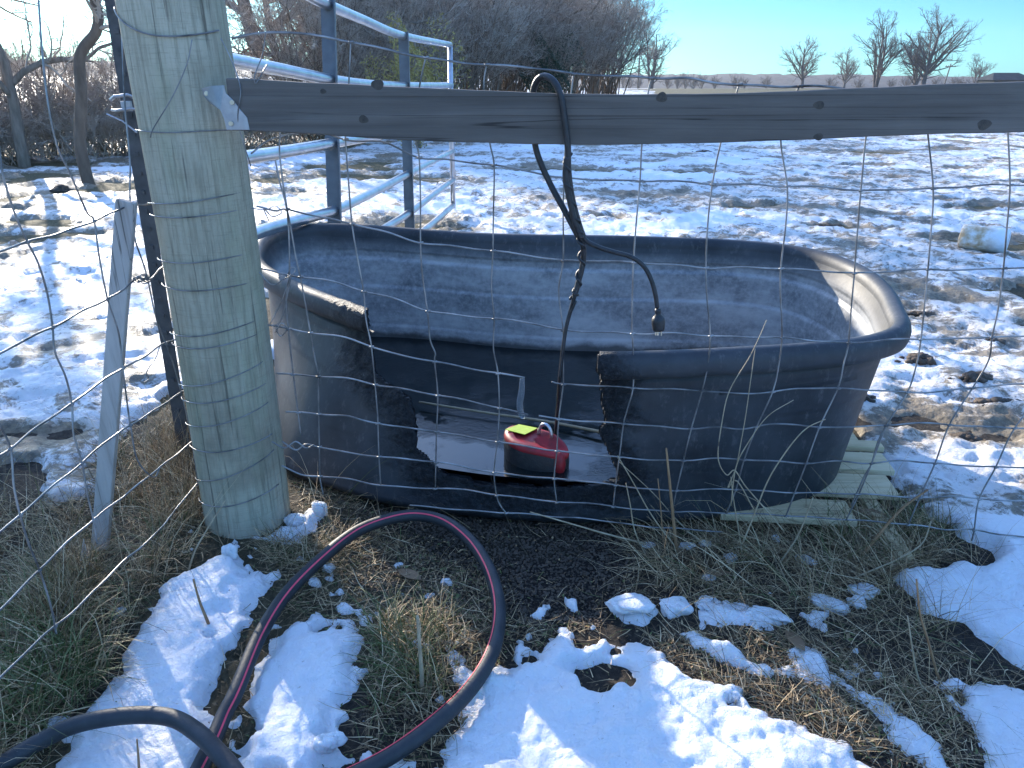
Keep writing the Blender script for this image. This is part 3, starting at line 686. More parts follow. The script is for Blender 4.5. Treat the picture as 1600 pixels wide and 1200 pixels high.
SW = [[(448,132),(437,215),(440,270),(449,327),(455,360),(462,400),(470,435),(478,480),(485,520),(492,560),(497,588),(498,647),(499,698),(500,745),(505,772)],
 [(430,250),(436,280),(448,327),(452,380),(452,430),(447,470),(452,530),(460,600),(470,680)],
 [(548,65),(545,130),(541,200),(540,219),(545,290),(550,350),(558,400),(568,455),(572,500),(580,540),(586,600),(590,650),(592,712),(595,757)],
 [(665,90),(655,140),(650,215),(655,246),(657,310),(657,379),(660,430),(668,486),(672,530),(680,552),(679,565),(684,618),(682,676),(681,725),(680,764)],
 [(760,101),(756,140),(765,220),(772,258),(771,330),(770,392),(768,450),(772,498),(771,545),(778,584),(780,638),(777,690),(772,738),(776,774),(782,790),(792,803)],
 [(897,116),(893,140),(884,225),(881,278),(880,340),(880,407),(873,455),(880,516),(880,560),(880,601),(873,655),(870,706),(866,748),(870,785)],
 [(1018,122),(1012,150),(1003,225),(1000,283),(994,350),(990,411),(988,470),(988,522),(990,560),(989,607),(980,640),(974,664),(968,712),(962,758),(958,792)],
 [(1155,132),(1140,180),(1125,228),(1113,288),(1106,350),(1103,419),(1105,470),(1110,525),(1106,570),(1097,611),(1080,670),(1068,720),(1057,767),(1050,800)],
 [(1250,134),(1225,180),(1220,222),(1230,291),(1228,350),(1220,420),(1220,470),(1222,528),(1217,570),(1207,613),(1183,665),(1163,718),(1150,765),(1135,802)],
 [(1370,143),(1360,180),(1353,215),(1345,298),(1340,360),(1335,427),(1330,480),(1326,535),(1318,570),(1309,607),(1280,668),(1260,724),(1242,770),(1228,806)],
 [(1460,148),(1448,190),(1450,212),(1458,295),(1455,360),(1450,421),(1444,480),(1439,530),(1432,570),(1418,613),(1385,665),(1362,724),(1342,772),(1322,812)],
 [(1580,150),(1574,190),(1575,212),(1578,289),(1573,360),(1568,420),(1560,480),(1550,527),(1545,562),(1520,606),(1483,664),(1461,724),(1437,778),(1418,822)],
 [(1690,150),(1692,290),(1688,420),(1672,525),(1640,600),(1585,669),(1556,730),(1530,780),(1522,828),(1518,845)],
 [(1385,665),(1372,690),(1362,724),(1350,745),(1330,790)]]
def yw(x, y):   # the mesh bellies slightly toward the camera low down
    return YM - .03*float(sstep(500, 800, y))*float(sstep(1200, 1500, x)) - .012*float(sstep(560, 760, y))
for k, w_ in enumerate(HW):
    P = crimp(spline([ony(x, y, yw(x, y)) for x, y in w_], 8)); P[:, 1] += .001
    mb = MB(); mb.tube(P, .0033 if k == 0 else .0024, 6)
    for sx in SW:         # a clip where each upright crosses
        sx = np.array(sx); 
        if w_[0][0] <= 300: continue
        hw = np.array(w_)
        ys = np.interp(np.arange(w_[0][0], w_[-1][0], 1), hw[:, 0], hw[:, 1]); xs_ = np.arange(w_[0][0], w_[-1][0], 1)
        xi = np.interp(ys, sx[:, 1], sx[:, 0]); dd = np.abs(xi-xs_)+ (ys < sx[0, 1])*99+(ys > sx[-1, 1])*99
        b_ = int(np.argmin(dd))
        if dd[b_] < 2:
            c0 = ony(xs_[b_], ys[b_], yw(xs_[b_], ys[b_])-.001)
            mb.tube([c0+(-.006, -.001, -.001), c0+(.0, -.003, .0), c0+(.008, -.001, .0015)], [.0028, .0032, .0028], 6)
    put(mb.build('line_wire', M['wire'], smooth=True), fr)
for w_ in SW:
    P = crimp(spline([ony(x, y, yw(x, y)-.002) for x, y in w_], 8), .0007, 25); mb = MB(); mb.tube(P, .0022, 6)
    put(mb.build('stay_wire', M['wire'], smooth=True), fr)
# wires wrapped round the post and the twisted ties beside it
def wrap(yl, yr, r=.0016, sag=0):
    zl = ony(250, yl, 2.03)[2]; zr_ = ony(400, yr, 2.03)[2]; P = []
    for t in np.linspace(0, 1, 26):
        a = R(200+140*t)*1.0; z = zl+(zr_-zl)*t - sag*math.sin(math.pi*t); q = post_r(z)*1.02+.002
        P.append((PX+q*math.cos(a), PY+q*math.sin(a), z))
    mb = MB(); mb.tube(crimp(np.array(P), .0012, 30), r, 6); put(mb.build('wrap_wire', M['wire'], smooth=True), fr)
for a in ((8, 45, .0022, .04), (205, 205), (322, 305), (340, 332), (410, 402), (450, 448), (528, 508), (545, 530), (610, 575), (632, 610), (672, 640), (705, 690), (760, 715), (792, 770)): wrap(*a)
def tie(pts, Y, r=.0014, name='tie_wire'):
    mb = MB(); mb.tube(spline([ony(x, y, Y+dy) for x, y, dy in pts], 6), r, 6); return put(mb.build(name, M['wire'], smooth=True), fr)
tie([(455,428,0),(440,470,.0),(428,495,-.005),(422,508,0),(436,505,.005),(445,480,0),(455,432,.004)], 2.0)
tie([(405,425,0),(425,445,-.004),(445,435,0),(458,428,0),(462,420,.003),(455,418,0),(450,428,0)], 2.0)
tie([(430,520,0),(440,505,-.01),(448,515,0),(438,525,.01),(430,512,0)], 2.0)
tie([(392,325,0),(415,328,-.006),(430,322,.0),(440,332,.006),(425,338,0),(412,325,-.005),(420,345,0)], 2.0)
tie([(425,690,0),(445,700,-.01),(462,690,0),(478,700,.0),(490,695,0)], 2.0, .0022)
tie([(300,62,0),(292,100,0),(270,150,0),(240,200,0),(235,215,0)], 1.985)
tie([(345,60,0),(362,95,0),(376,140,-.02),(372,190,-.02),(392,260,.0)], 1.985)
tie([(418,100,0),(412,110,-.01),(400,130,-.02),(398,118,-.02),(410,85,0),(415,50,0)], 1.985)

XL = -.97
fl = empty('side_wire_fence', (XL, 1.4, 0), 'sagging wire mesh fence running toward the viewer left of the post', 'wire fence')
LH = [[(262,300),(235,318),(200,322),(180,330),(150,344),(100,362),(43,378),(0,392),(-160,450),(-420,560)],
 [(272,410),(250,420),(235,436),(212,436),(190,455),(168,467),(125,488),(83,511),(40,530),(0,553),(-160,650),(-420,800)],
 [(300,520),(250,540),(222,560),(192,575),(150,602),(112,631),(65,662),(20,698),(-20,725),(-180,850),(-420,1020)],
 [(318,590),(270,622),(235,645),(203,665),(165,690),(128,723),(70,770),(30,806),(0,832),(-150,960),(-400,1180)],
 [(330,655),(300,690),(250,730),(200,770),(146,812),(100,852),(60,892),(0,952),(-140,1080)],
 [(345,720),(300,765),(245,832),(190,880),(120,950),(60,1000),(0,1060),(-120,1180)]]
LS = [[(-15,150),(0,240),(5,275),(22,330),(43,378),(60,413),(74,460),(82,511),(86,550),(103,590),(112,631),(115,680),(128,723),(136,770),(146,812),(152,850)],
 [(60,0),(66,80),(75,160),(90,230),(110,272),(135,330),(147,345),(155,400),(168,467),(185,520),(192,575),(200,640),(204,665),(215,720),(240,745),(250,730)],
 [(190,40),(195,160),(203,250),(203,310),(210,370),(228,425),(245,500),(268,560),(285,620),(300,690),(310,760)],
 [(-60,330),(-40,470),(-20,560),(-5,650),(16,700),(22,760),(32,806),(45,850),(62,892),(80,950),(88,990)],
 [(-170,380),(-180,450),(-175,650),(-185,850),(-160,960),(-150,1070)]]
for k, w_ in enumerate(LH):
    P = crimp(spline([onx(x, y, XL) for x, y in w_], 8)); mb = MB(); mb.tube(P, .0024, 6)
    for sx in LS:
        sx = np.array(sx); hw = np.array(w_)[::-1]; xs_ = np.arange(hw[0, 0], hw[-1, 0], 1.); ys = np.interp(xs_, hw[:, 0], hw[:, 1])
        xi = np.interp(ys, sx[:, 1], sx[:, 0]); dd = np.abs(xi-xs_)+(ys < sx[0, 1])*99+(ys > sx[-1, 1])*99; b_ = int(np.argmin(dd))
        if dd[b_] < 2:
            c0 = onx(xs_[b_], ys[b_], XL); mb.tube([c0+(0, -.006, -.001), c0+(.002, 0, 0), c0+(0, .006, .001)], [.003, .0042, .003], 6)
    put(mb.build('line_wire', M['wire'], smooth=True), fl)
for w_ in LS:
    P = crimp(spline([onx(x, y, XL+.002) for x, y in w_], 8), .0007, 25); mb = MB(); mb.tube(P, .0021, 6); put(mb.build('stay_wire', M['wire'], smooth=True), fl)
for c in ((215,437),(222,434),(228,438)):
    mb = MB(); c0 = onx(*c, XL); mb.tube([c0+(.008*math.cos(a), .010*math.sin(a*1.3), .008*math.sin(a)) for a in np.linspace(0, 11, 26)], .0015, 5); put(mb.build('tie_knot', M['wire'], smooth=True), fl)
mb = MB(); mb.tube(spline([onx(x, y, XL) for x, y in ((250,540),(243,560),(232,575),(226,590),(224,598),(232,592),(228,582))], 5), .0015, 5); put(mb.build('tie_knot', M['wire'], smooth=True), fl)

# ================================================================ GATE
gA = np.array([-.91, 4.2]); gB = np.array([-.567, 7.98]); gd = gB-gA; gn = np.array([gd[1], -gd[0]])
def ong(x, y):
    d = ray(x, y); t = (gA @ gn)/(d[:2] @ gn); return d*t+O
gate = empty('tube_gate', (-1.03, 2.75, 0), 'silver galvanised tube gate standing open behind the post and the tank', 'gate')
GR = [[(440,-32),(490,-3),(520,11),(570,32),(630,56),(703,70)], [(330,86),(365,95),(440,109),(520,125),(580,132),(640,134),(705,133)], [(340,256),(385,246),(450,236),(525,223),(600,210),(650,200),(706,186)],
 [(385,371),(410,361),(450,349),(490,338),(530,326),(590,297),(637,272),(708,236)], [(560,381),(612,350),(640,332),(708,281)], [(610,396),(670,354),(708,321)]]
for pts_ in GR:
    mb = MB(); mb.tube(spline([ong(*p) for p in pts_], 6), .026, 14); put(mb.build('gate_tube', M['galv'], smooth=True), gate)
for (t0, t1, wd) in (((512,-3),(523,350),.070), ((630,50),(640,352),.070)):
    a = ong(*t0); b = ong(*t1); b = b+(b-a)*.25
    Rm, cc, L = lean(b, a); mb = MB(); mb.box(cc, (wd, .012, L), Rm); mb.box(cc+Rm@np.array((wd/2, -.012, 0)), (.005, .03, L), Rm)
    put(mb.build('gate_strap', M['strap']), gate)
a = ong(703, 70); b = ong(708, 325); mb = MB(); mb.tube([b, a*.5+b*.5, a], .024, 12); put(mb.build('end_tube', M['galv'], smooth=True), gate)

# ================================================================ HOSE
hz = lambda x, y, z: onz(x, y, z)
hp1 = [(255,1330,.03),(300,1225,.03),(332,1160,.035),(350,1118,.04),(370,1078,.045),(405,995,.05),(446,930,.06),(500,875,.07),(555,832,.08),(605,812,.085),(650,805,.085),(695,815,.08),(735,845,.075),(762,885,.07),(778,935,.06),(778,985,.05),(762,1035,.05),(728,1085,.05),(680,1130,.05),(620,1175,.045),(560,1208,.04),(480,1245,.03),(380,1320,.03)]
HR = .018
def hose(name, pts, label, stripes):
    P = spline([hz(*p) for p in pts], 14)
    root = empty(name, tuple(P[0]), label, 'hose')
    for i in range(2):
        pass
    mb = MB(); mb.tube(P, HR, 16); put(mb.build('hose_tube', M['hose'], smooth=True), root)
    if stripes:
        c = P[:, :2].mean(0) if stripes is True else np.array(stripes)
        T = np.gradient(P, axis=0); T /= np.linalg.norm(T, axis=1, keepdims=True)
        inw = np.column_stack([c-P[:, :2], np.zeros(len(P))]); inw -= T*(inw*T).sum(1, keepdims=True); inw /= np.linalg.norm(inw, axis=1, keepdims=True)
        up = np.cross(T, inw); up *= np.sign(up[:, 2:3])
        V = []
        w0 = np.interp(np.linspace(0, 1, len(P)), [0, .80, .83, .95, 1], [.060, .060, .15, .15, .042])
        for i in range(len(P)):
            base = math.radians(52)
            for k in range(5):
                a = base + (k-2)*w0[i]; V.append(P[i]+(HR+.0008)*(inw[i]*math.cos(a)+up[i]*math.sin(a)))
        V = np.array(V); n = len(P); F = [(i*5+k, i*5+k+1, i*5+k+6, i*5+k+5) for i in range(n-1) for k in range(4)]
        put(mesh_np('pink_stripe', V, np.array(F), M['stripe']), root)
    return root
hose('rubber_hose', hp1, 'black rubber hose with a pink stripe lying in a large loop', (-.25, 1.55))
hose('garden_hose', [(-160,1300,.03),(-60,1225,.04),(0,1195,.05),(60,1160,.06),(120,1132,.08),(200,1118,.09),(265,1121,.09),(305,1142,.09),(340,1175,.085),(375,1220,.07),(400,1290,.05)], 'plain black hose arching over the snow in the lower left corner', None)

# ================================================================ CORD AND PLUG
cord = empty('power_cord', tuple(ony(855, 120, 1.96)), 'black electric cord looped over the board and hanging with a three-prong plug', 'power cord')
def ctube(pts, r, name='cord_run'):
    P = spline([ony(x, y, Y) for x, y, Y in pts], 10); mb = MB(); mb.tube(P, r, 10); return put(mb.build(name, M['cord'], smooth=True), cord)
ctube([(905,372,1.985),(880,325,2.0),(862,292,2.018),(845,255,2.02),(836,225,2.022),(833,180,2.022),(833,145,2.02),(840,125,2.008),(852,119,1.99),(866,128,1.968),(876,150,1.958),(882,185,1.958),(887,228,1.958),(888,265,1.962),(893,305,1.968),(903,345,1.975),(912,372,1.98)], .0082)
ctube([(886,245,1.957),(884,275,1.96),(890,310,1.962),(898,345,1.965),(908,372,1.97)], .0085)
ctube([(890,330,1.972),(905,360,1.972),(916,376,1.975),(935,386,1.98),(960,394,1.982),(985,401,1.982),(1005,415,1.982),(1017,436,1.982),(1024,460,1.982),(1027,481,1.982)], .0062)
ctube([(906,365,1.972),(912,390,1.985),(910,415,1.99),(904,440,1.99),(898,462,1.99)], .0075)
mb = MB()
P = spline([ony(*p) for p in ((888,240,1.95),(886,280,1.955),(893,315,1.96),(902,350,1.962),(908,375,1.968),(909,410,1.98),(902,450,1.985),(896,468,1.99))], 24)
T = np.linspace(0, 60, len(P)); Q = P + np.column_stack([.0085*np.cos(T), .0085*np.sin(T)+.006, 0*T]); mb.tube(Q, .0036, 6); put(mb.build('tape_wrap', M['cord'], smooth=True), cord)
ctube([(898,462,1.99),(893,480,2.0),(884,515,2.0),(878,560,2.005),(874,600,2.06),(871,640,2.2),(867,690,2.33)], .0055)
ctube([(900,470,1.988),(886,505,2.0),(880,545,2.0),(874,590,2.0)], .0032)
pt = ony(1028, 482, 1.982); pb = ony(1029, 516, 1.982); mb = MB()
P = np.linspace(pt, pb, 12); rad = np.array([.0075, .0085, .0085, .0075, .013, .0165, .018, .018, .0178, .017, .0165, .015]); mb.tube(P, rad, 14)
plug = put(mb.build('plug', M['cord'], smooth=True), cord)
mb = MB()
for dx, l in ((-.008, .012), (.007, .013), (0, .016)): mb.box(pb+(dx, -.004 if dx else .006, -l/2-.001), (.0022 if dx else .0045, .0065 if dx else .0045, l))
o = mb.build('prongs', M['brass']); o.parent = plug

# ================================================================ GRASS
def blades(base, az, ln, lean_, width, curve, tone, P=5):
    n = len(base); t = np.linspace(0, 1, P)[None, :]
    dx = np.sin(az)[:, None]; dy = np.cos(az)[:, None]
    ang_ = lean_[:, None] + curve[:, None]*t*t
    st_ = ln[:, None]/(P-1)
    hx_ = np.cumsum(np.sin(ang_)*st_, 1)-np.sin(ang_[:, :1])*st_; hz_ = np.cumsum(np.cos(ang_)*st_, 1)-np.cos(ang_[:, :1])*st_
    wob = .03*ln[:, None]*np.sin(t*5+az[:, None]*3)
    Cc = np.stack([base[:, 0:1]+hx_*dx+wob*dy, base[:, 1:2]+hx_*dy-wob*dx, base[:, 2:3]+hz_], -1)
    fl_ = np.random.default_rng(3).uniform(0, math.pi, n)[:, None]
    wv = np.stack([np.cos(az[:, None]+fl_*.5)+0*t, -np.sin(az[:, None]+fl_*.5)+0*t, .3*np.sin(fl_)+0*t], -1)
    ww = (width[:, None]*(1-t*.85))[..., None]
    V = np.stack([Cc-wv*ww/2, Cc+wv*ww/2], 2).reshape(-1, 3)
    i = np.arange(n)[:, None]*P*2; k = np.arange(P-1)[None, :]*2
    F = np.stack([i+k, i+k+1, i+k+3, i+k+2], -1).reshape(-1, 4)
    return V, F, np.repeat(tone, P*2)
def in_px(poly, n):
    """n random ground points inside a plot given by its corners"""
    Q = np.array(pz(*poly)); lo = Q.min(0); hi = Q.max(0); out = []
    while sum(map(len, out)) < n:
        p = rng.uniform(lo, hi, (n*3, 2)); out.append(p[sdf_poly(p[:, 0], p[:, 1], Q) > 0])
    return np.vstack(out)[:n]
MUDQ = pz((560,775),(940,780),(985,880),(930,975),(800,975),(755,900),(640,850))
def grass(name, plots, label):
    Vs = []; Fs = []; Ts = []; b = 0
    for (poly, n, l0, l1, le0, le1, cu, w0, w1, green, tuft, aim) in plots:
        p = in_px(poly, n)
        if tuft:
            cs = in_px(poly, max(3, n//tuft)); p = cs[rng.integers(0, len(cs), n)] + rng.normal(0, .022, (n, 2))
        t, _ = snow_field(p[:, 0].copy(), p[:, 1].copy()); z = ground_h(p[:, 0], p[:, 1])
        ok = ((t < .012) | (rng.random(n) < .04)) & ((sdf_poly(p[:, 0], p[:, 1], MUDQ) < 0) | (rng.random(n) < .07)); p = p[ok]; z = z[ok]; n = len(p)
        z = z + rng.uniform(-.004, .012, n)
        az = rng.uniform(0, 2*math.pi, n) if aim is None else rng.normal(aim, .9, n)
        gmask = rng.random(n) < green
        tone = np.where(gmask, rng.uniform(0, .33, n), rng.uniform(.36, 1, n))
        V, F, T = blades(np.column_stack([p, z]), az, rng.uniform(l0, l1, n)*rng.uniform(.6, 1, n), rng.uniform(le0, le1, n), rng.uniform(w0, w1, n), rng.normal(cu, .4, n), tone)
        Vs.append(V); Fs.append(F+b); Ts.append(T); b += len(V)
    o = mesh_np(name, np.vstack(Vs), np.vstack(Fs), M['grass'], attrs={'tone': np.concatenate(Ts)}, smooth=False); tag(o, label, 'grass', kind='stuff')
LEFT = ((-150,740),(60,800),(200,700),(300,640),(330,800),(330,860),(240,930),(170,1040),(100,1140),(60,1220),(-250,1250))
grass('left_grass', [
 (LEFT, 11000, .04, .16, .9, 1.6, .3, .001, .0028, .16, 0, None),
 (LEFT, 700, .30, .52, .2, 1.0, .9, .0012, .0028, .05, 0, None),
 (LEFT, 2800, .12, .30, .1, 1.2, 1.0, .0012, .0036, .14, 60, None),
 (((-100,1000),(60,960),(160,1060),(110,1150),(-100,1220)), 1100, .15, .34, .2, 1.2, 1.0, .0028, .0055, .60, 50, None),
 (((60,930),(130,900),(190,960),(150,1010),(80,1010)), 1200, .14, .28, .0, .8, .6, .0012, .0028, .12, 120, None),
 (((230,700),(310,640),(330,800),(270,860),(220,800)), 1800, .12, .32, .0, .8, .7, .0012, .0025, .05, 90, None)], 'tangled green and straw-coloured grass around the stake at the left')
RIGHT = ((450,760),(1330,790),(1390,745),(1460,835),(1540,870),(1400,900),(1440,950),(1530,1035),(1620,1060),(1500,1130),(1400,1120),(1250,1000),(1000,930),(800,860),(500,830))
MID = ((455,860),(600,820),(800,880),(960,900),(930,985),(780,1040),(700,1200),(560,1200),(580,1010),(440,960))
BOTR = ((1000,990),(1250,990),(1400,1060),(1620,1100),(1620,1150),(1500,1200),(1350,1190),(1100,1100))
MUDP = ((590,790),(940,790),(985,900),(930,985),(800,985),(760,900),(640,850))
ALL = ((420,770),(1330,790),(1462,835),(1535,868),(1400,900),(1440,950),(1530,1032),(1800,1050),(1900,1250),(600,1300),(100,1200),(300,850))
grass('dry_grass', [
 (ALL, 4500, .03, .13, 1.2, 1.6, .1, .001, .003, .08, 0, None),
 (RIGHT, 4500, .04, .17, 1.1, 1.6, .2, .001, .0028, .08, 0, None),
 (((960,800),(1330,810),(1520,870),(1400,905),(1300,960),(1050,930)), 1700, .10, .30, .6, 1.5, .7, .001, .0030, .08, 40, None),
 (((1290,800),(1460,790),(1520,860),(1400,900),(1300,880)), 1100, .07, .18, .3, 1.3, .8, .0015, .004, .45, 40, None),
 (RIGHT, 350, .25, .45, .5, 1.2, .9, .0012, .0026, .05, 0, None),
 (((1300,840),(1560,860),(1500,1020),(1330,990)), 260, .2, .4, .4, 1.3, .6, .0012, .0026, .05, 0, None),
 (MID, 3600, .03, .13, 1.15, 1.6, .1, .001, .0028, .12, 0, None),
 (((560,980),(680,960),(700,1120),(600,1150)), 900, .08, .2, .2, 1.1, .8, .0015, .004, .5, 50, None),
 (BOTR, 2600, .03, .15, 1.1, 1.6, .2, .001, .0030, .05, 0, None),
 (((400,840),(470,860),(560,840),(520,900),(430,890)), 900, .06, .16, .6, 1.4, .5, .001, .0025, .2, 0, None)], 'flattened brown grass and straw in front of the tank')
# litter: leaf bits and bark chips
def litter(name, polys, label, m):
    P = np.vstack([in_px(poly, n) for poly, n in polys]); t, _ = snow_field(P[:, 0].copy(), P[:, 1].copy()); P = P[(t < .005) & ((sdf_poly(P[:, 0], P[:, 1], MUDQ) < 0) | (rng.random(len(P)) < .25))]; n = len(P)
    z = ground_h(P[:, 0], P[:, 1])+.004; s = rng.uniform(.0025, .0075, n)*np.where(rng.random(n) < .06, 1.8, 1); a = rng.uniform(0, 6.28, n); ti_ = rng.normal(0, .5, (n, 2))
    ux = np.stack([np.cos(a), np.sin(a), ti_[:, 0]], 1)*s[:, None]; uy = np.stack([-np.sin(a), np.cos(a), ti_[:, 1]], 1)*s[:, None]*rng.uniform(.12, .55, (n, 1)); c = np.column_stack([P, z])
    up = np.array([0, 0, 1.])*s[:, None]*.3
    V = np.stack([c-ux, c-uy+up, c+ux, c+uy+up], 1).reshape(-1, 3); F = np.arange(n*4).reshape(-1, 4)
    o = mesh_np(name, V, F, M['grass'], attrs={'tone': np.repeat(rng.uniform(.36, .80, n)**1.3, 4)}, smooth=False); tag(o, label, 'litter', kind='stuff')
litter('leaf_litter', [(MID, 2600), (ALL, 5000), (BOTR, 1800), (RIGHT, 1800), (LEFT, 2500), (((560,830),(760,850),(800,1000),(690,960)), 1500)], 'scattered chips of dead leaf and hay on the bare soil', None)
# crumbly soil
def lumps(name, polys, label, m, s0, s1, sink=.3):
    ico = [(0,0,1),(.89,0,.45),(.28,.85,.45),(-.72,.53,.45),(-.72,-.53,.45),(.28,-.85,.45),(.72,.53,-.45),(-.28,.85,-.45),(-.89,0,-.45),(-.28,-.85,-.45),(.72,-.53,-.45),(0,0,-1)]
    fc = [(0,1,2),(0,2,3),(0,3,4),(0,4,5),(0,5,1),(1,6,2),(2,7,3),(3,8,4),(4,9,5),(5,10,1),(2,6,7),(3,7,8),(4,8,9),(5,9,10),(1,10,6),(6,11,7),(7,11,8),(8,11,9),(9,11,10),(10,11,6)]
    P = np.vstack([in_px(poly, n) for poly, n in polys]); t, _ = snow_field(P[:, 0].copy(), P[:, 1].copy()); P = P[t < .005]; n = len(P)
    z = ground_h(P[:, 0], P[:, 1]); s = rng.uniform(s0, s1, n)**1.0
    V = np.array(ico)[None]*s[:, None, None]*rng.uniform(.6, 1.2, (n, 12, 1))*np.array([1, 1, .7]); V = V+np.column_stack([P, z+s*sink])[:, None]
    F = (np.array(fc)[None]+np.arange(n)[:, None, None]*12).reshape(-1, 3)
    o = mesh_np(name, V, F, m, smooth=False); tag(o, label, 'soil', kind='stuff')
lumps('soil_crumbs', [(((560,800),(960,800),(1000,900),(940,980),(800,1000),(600,960),(480,850)), 9000), (BOTR, 2000), (LEFT, 2500), (RIGHT, 3000)], 'dark crumbs of wet soil in front of the tank', M['clod'], .0015, .006)

# ================================================================ INDIVIDUAL STALKS, LEAVES, SNOW LUMPS, CLODS
def stalk(name, pts, r, label, m, group=None, Y=None):
    b = onz(pts[-1][0], pts[-1][1], 0); Yb_ = b[1] if Y is None else Y
    P = [ony(x, y, Yb_+ (dy if True else 0)) for x, y, dy in [(p + (0,))[:3] for p in pts]]
    P = spline(P, 6)[::-1]; mb = MB(); mb.tube(P, np.linspace(r*1.35, r*.7, len(P)), 6)
    root = mb.build(name, m, smooth=True); return tag(root, label, 'stalk', group)
M['straw'] = simple('straw_stalk', (.30, .22, .13), (.46, .37, .24), 30, .65)
M['rust'] = simple('russet_stalk', (.25, .13, .06), (.40, .24, .12), 30, .65)
SG = 'dry stalks standing in front of the tank'
stalk('dry_stalk', [(1041,700),(1045,740),(1050,790),(1057,862)], .0042, 'thick russet seed stalk upright before the tank right of its broken opening', M['rust'], SG)
stalk('dry_stalk', [(1028,748),(1032,790),(1036,840),(1040,862)], .002, 'thin russet stalk standing just left of the thick russet seed stalk', M['rust'], SG)
stalk('dry_stalk', [(978,755),(985,790),(992,830),(1010,870)], .002, 'short bent straw stalk near the lower right corner of the tank opening', M['straw'], SG)
stalk('dry_stalk', [(965,712),(990,755),(1015,800),(1040,835),(1062,862)], .002, 'straight straw leaning right from the corner of the tank opening', M['straw'], SG)
stalk('dry_stalk', [(968,722),(1020,770),(1060,815),(1095,848)], .0016, 'thin straw leaning low from the corner of the tank opening', M['straw'], SG)
stalk('dry_stalk', [(1198,500),(1185,530),(1170,560),(1140,610),(1128,660),(1122,715),(1135,742),(1148,735),(1165,760),(1200,800),(1225,830)], .0016, 'tall curling stalk whose tip rises above the tank rim', M['straw'], SG, 1.95)
stalk('dry_stalk', [(1180,545),(1172,600),(1165,650),(1158,690),(1150,730),(1140,755),(1138,762),(1152,752),(1180,800)], .0016, 'wavy stalk twisted behind the tallest curling one', M['straw'], SG, 1.97)
stalk('dry_stalk', [(1290,655),(1262,668),(1240,690),(1215,725),(1198,755),(1180,800),(1160,850)], .0018, 'arched bare stem bowing up toward the right end of the tank', M['straw'], SG, 1.9)
stalk('dry_stalk', [(1240,625),(1200,650),(1170,690),(1150,730),(1142,790)], .0014, 'fine stem slanting across the middle of the right tank wall', M['straw'], SG, 1.95)
stalk('dry_stalk', [(1270,778),(1262,800),(1245,840),(1218,880)], .0022, 'pale straw leaning beside the near corner of the pallet', M['straw'], SG)
stalk('dry_stalk', [(1284,795),(1320,785),(1315,830),(1310,850)], .0018, 'kinked pale stem in front of the pallet boards', M['straw'], SG)
stalk('dry_stalk', [(1450,765),(1415,790),(1390,815),(1370,840),(1345,870)], .004, 'broad russet leaf stalk leaning right toward the snowbank', M['rust'], SG)
stalk('dry_stalk', [(1455,815),(1440,850),(1400,875),(1365,890),(1330,905)], .0022, 'long straw lying toward the edge of the snowbank at right', M['straw'], SG)
stalk('dry_stalk', [(1142,745),(1146,780),(1152,815),(1160,870)], .002, 'short grey stalk against the lower tank wall', M['straw'], SG)
stalk('dry_stalk', [(1418,962),(1425,1010),(1432,1050),(1440,1075)], .0022, 'slim upright straw on the dark soil at lower right', M['straw'], SG)
stalk('dry_stalk', [(1432,905),(1438,960),(1450,1000),(1465,1055),(1470,1062)], .0028, 'longer bent straw on the dark soil at lower right', M['rust'], SG)
stalk('dry_stalk', [(652,962),(655,1000),(658,1040),(660,1085)], .0045, 'ragged tan grass stalk standing inside the hose loop', M['straw'], None)
stalk('dry_stalk', [(302,905),(312,940),(322,965),(330,985)], .0035, 'bent brown stalk poking out of the snow left of the hose', M['rust'], None)
stalk('dry_stalk', [(352,782),(325,825),(305,860),(292,900)], .0024, 'pale straw leaning against the foot of the thick post', M['straw'], None)
stalk('dry_stalk', [(214,1155),(216,1180),(218,1215)], .0022, 'brown sprig rising from the snow in the lower left', M['rust'], None)
stalk('dry_stalk', [(828,800),(870,812),(950,835),(1010,850)], .0024, 'tan straw lying level in front of the tank opening', M['straw'], None, 1.98)
# leaves
def leaf(x, y, s, a, label, grp=None):
    c0 = onz(x, y, 0); z = h1(c0[0], c0[1])+.012; mb = MB(); V = []
    pr_ = [(0, -1), (.35, -.5), (.45, 0), (.3, .55), (0, 1), (-.3, .5), (-.42, 0), (-.3, -.55)]
    for k, (u, v) in enumerate(pr_):
        X = s*(u*math.cos(a)-v*math.sin(a)); Y = s*(u*math.sin(a)+v*math.cos(a)); V.append((c0[0]+X, c0[1]+Y, z+s*(.5*abs(u)+.15*v*v)))
    V.append((c0[0], c0[1], z)); mb.add(V, [(i, (i+1) % 8, 8) for i in range(8)])
    o = mb.build('dead_leaf', M['leaf'], smooth=True); sm2 = o.modifiers.new('t', 'SOLIDIFY'); sm2.thickness = .0015; tag(o, label, 'leaf', grp)
leaf(665, 792, .05, 1.3, 'pale curled leaf resting behind the top of the hose loop')
leaf(700, 800, .04, .4, 'brown leaf behind the right shoulder of the hose loop')
leaf(640, 905, .045, 1.0, 'tan leaf lit by the sun inside the hose loop')
leaf(1240, 1012, .04, .3, 'red-brown leaf at the top of the sunlit ice strip')
leaf(1120, 905, .035, 1.6, 'dull leaf lying between the tank and the icy snow lumps')
leaf(1360, 812, .055, 1.2, 'long russet leaf on the grass beside the pallet')
leaf(845, 800, .03, .2, 'small grey leaf under the mesh below the tank opening')

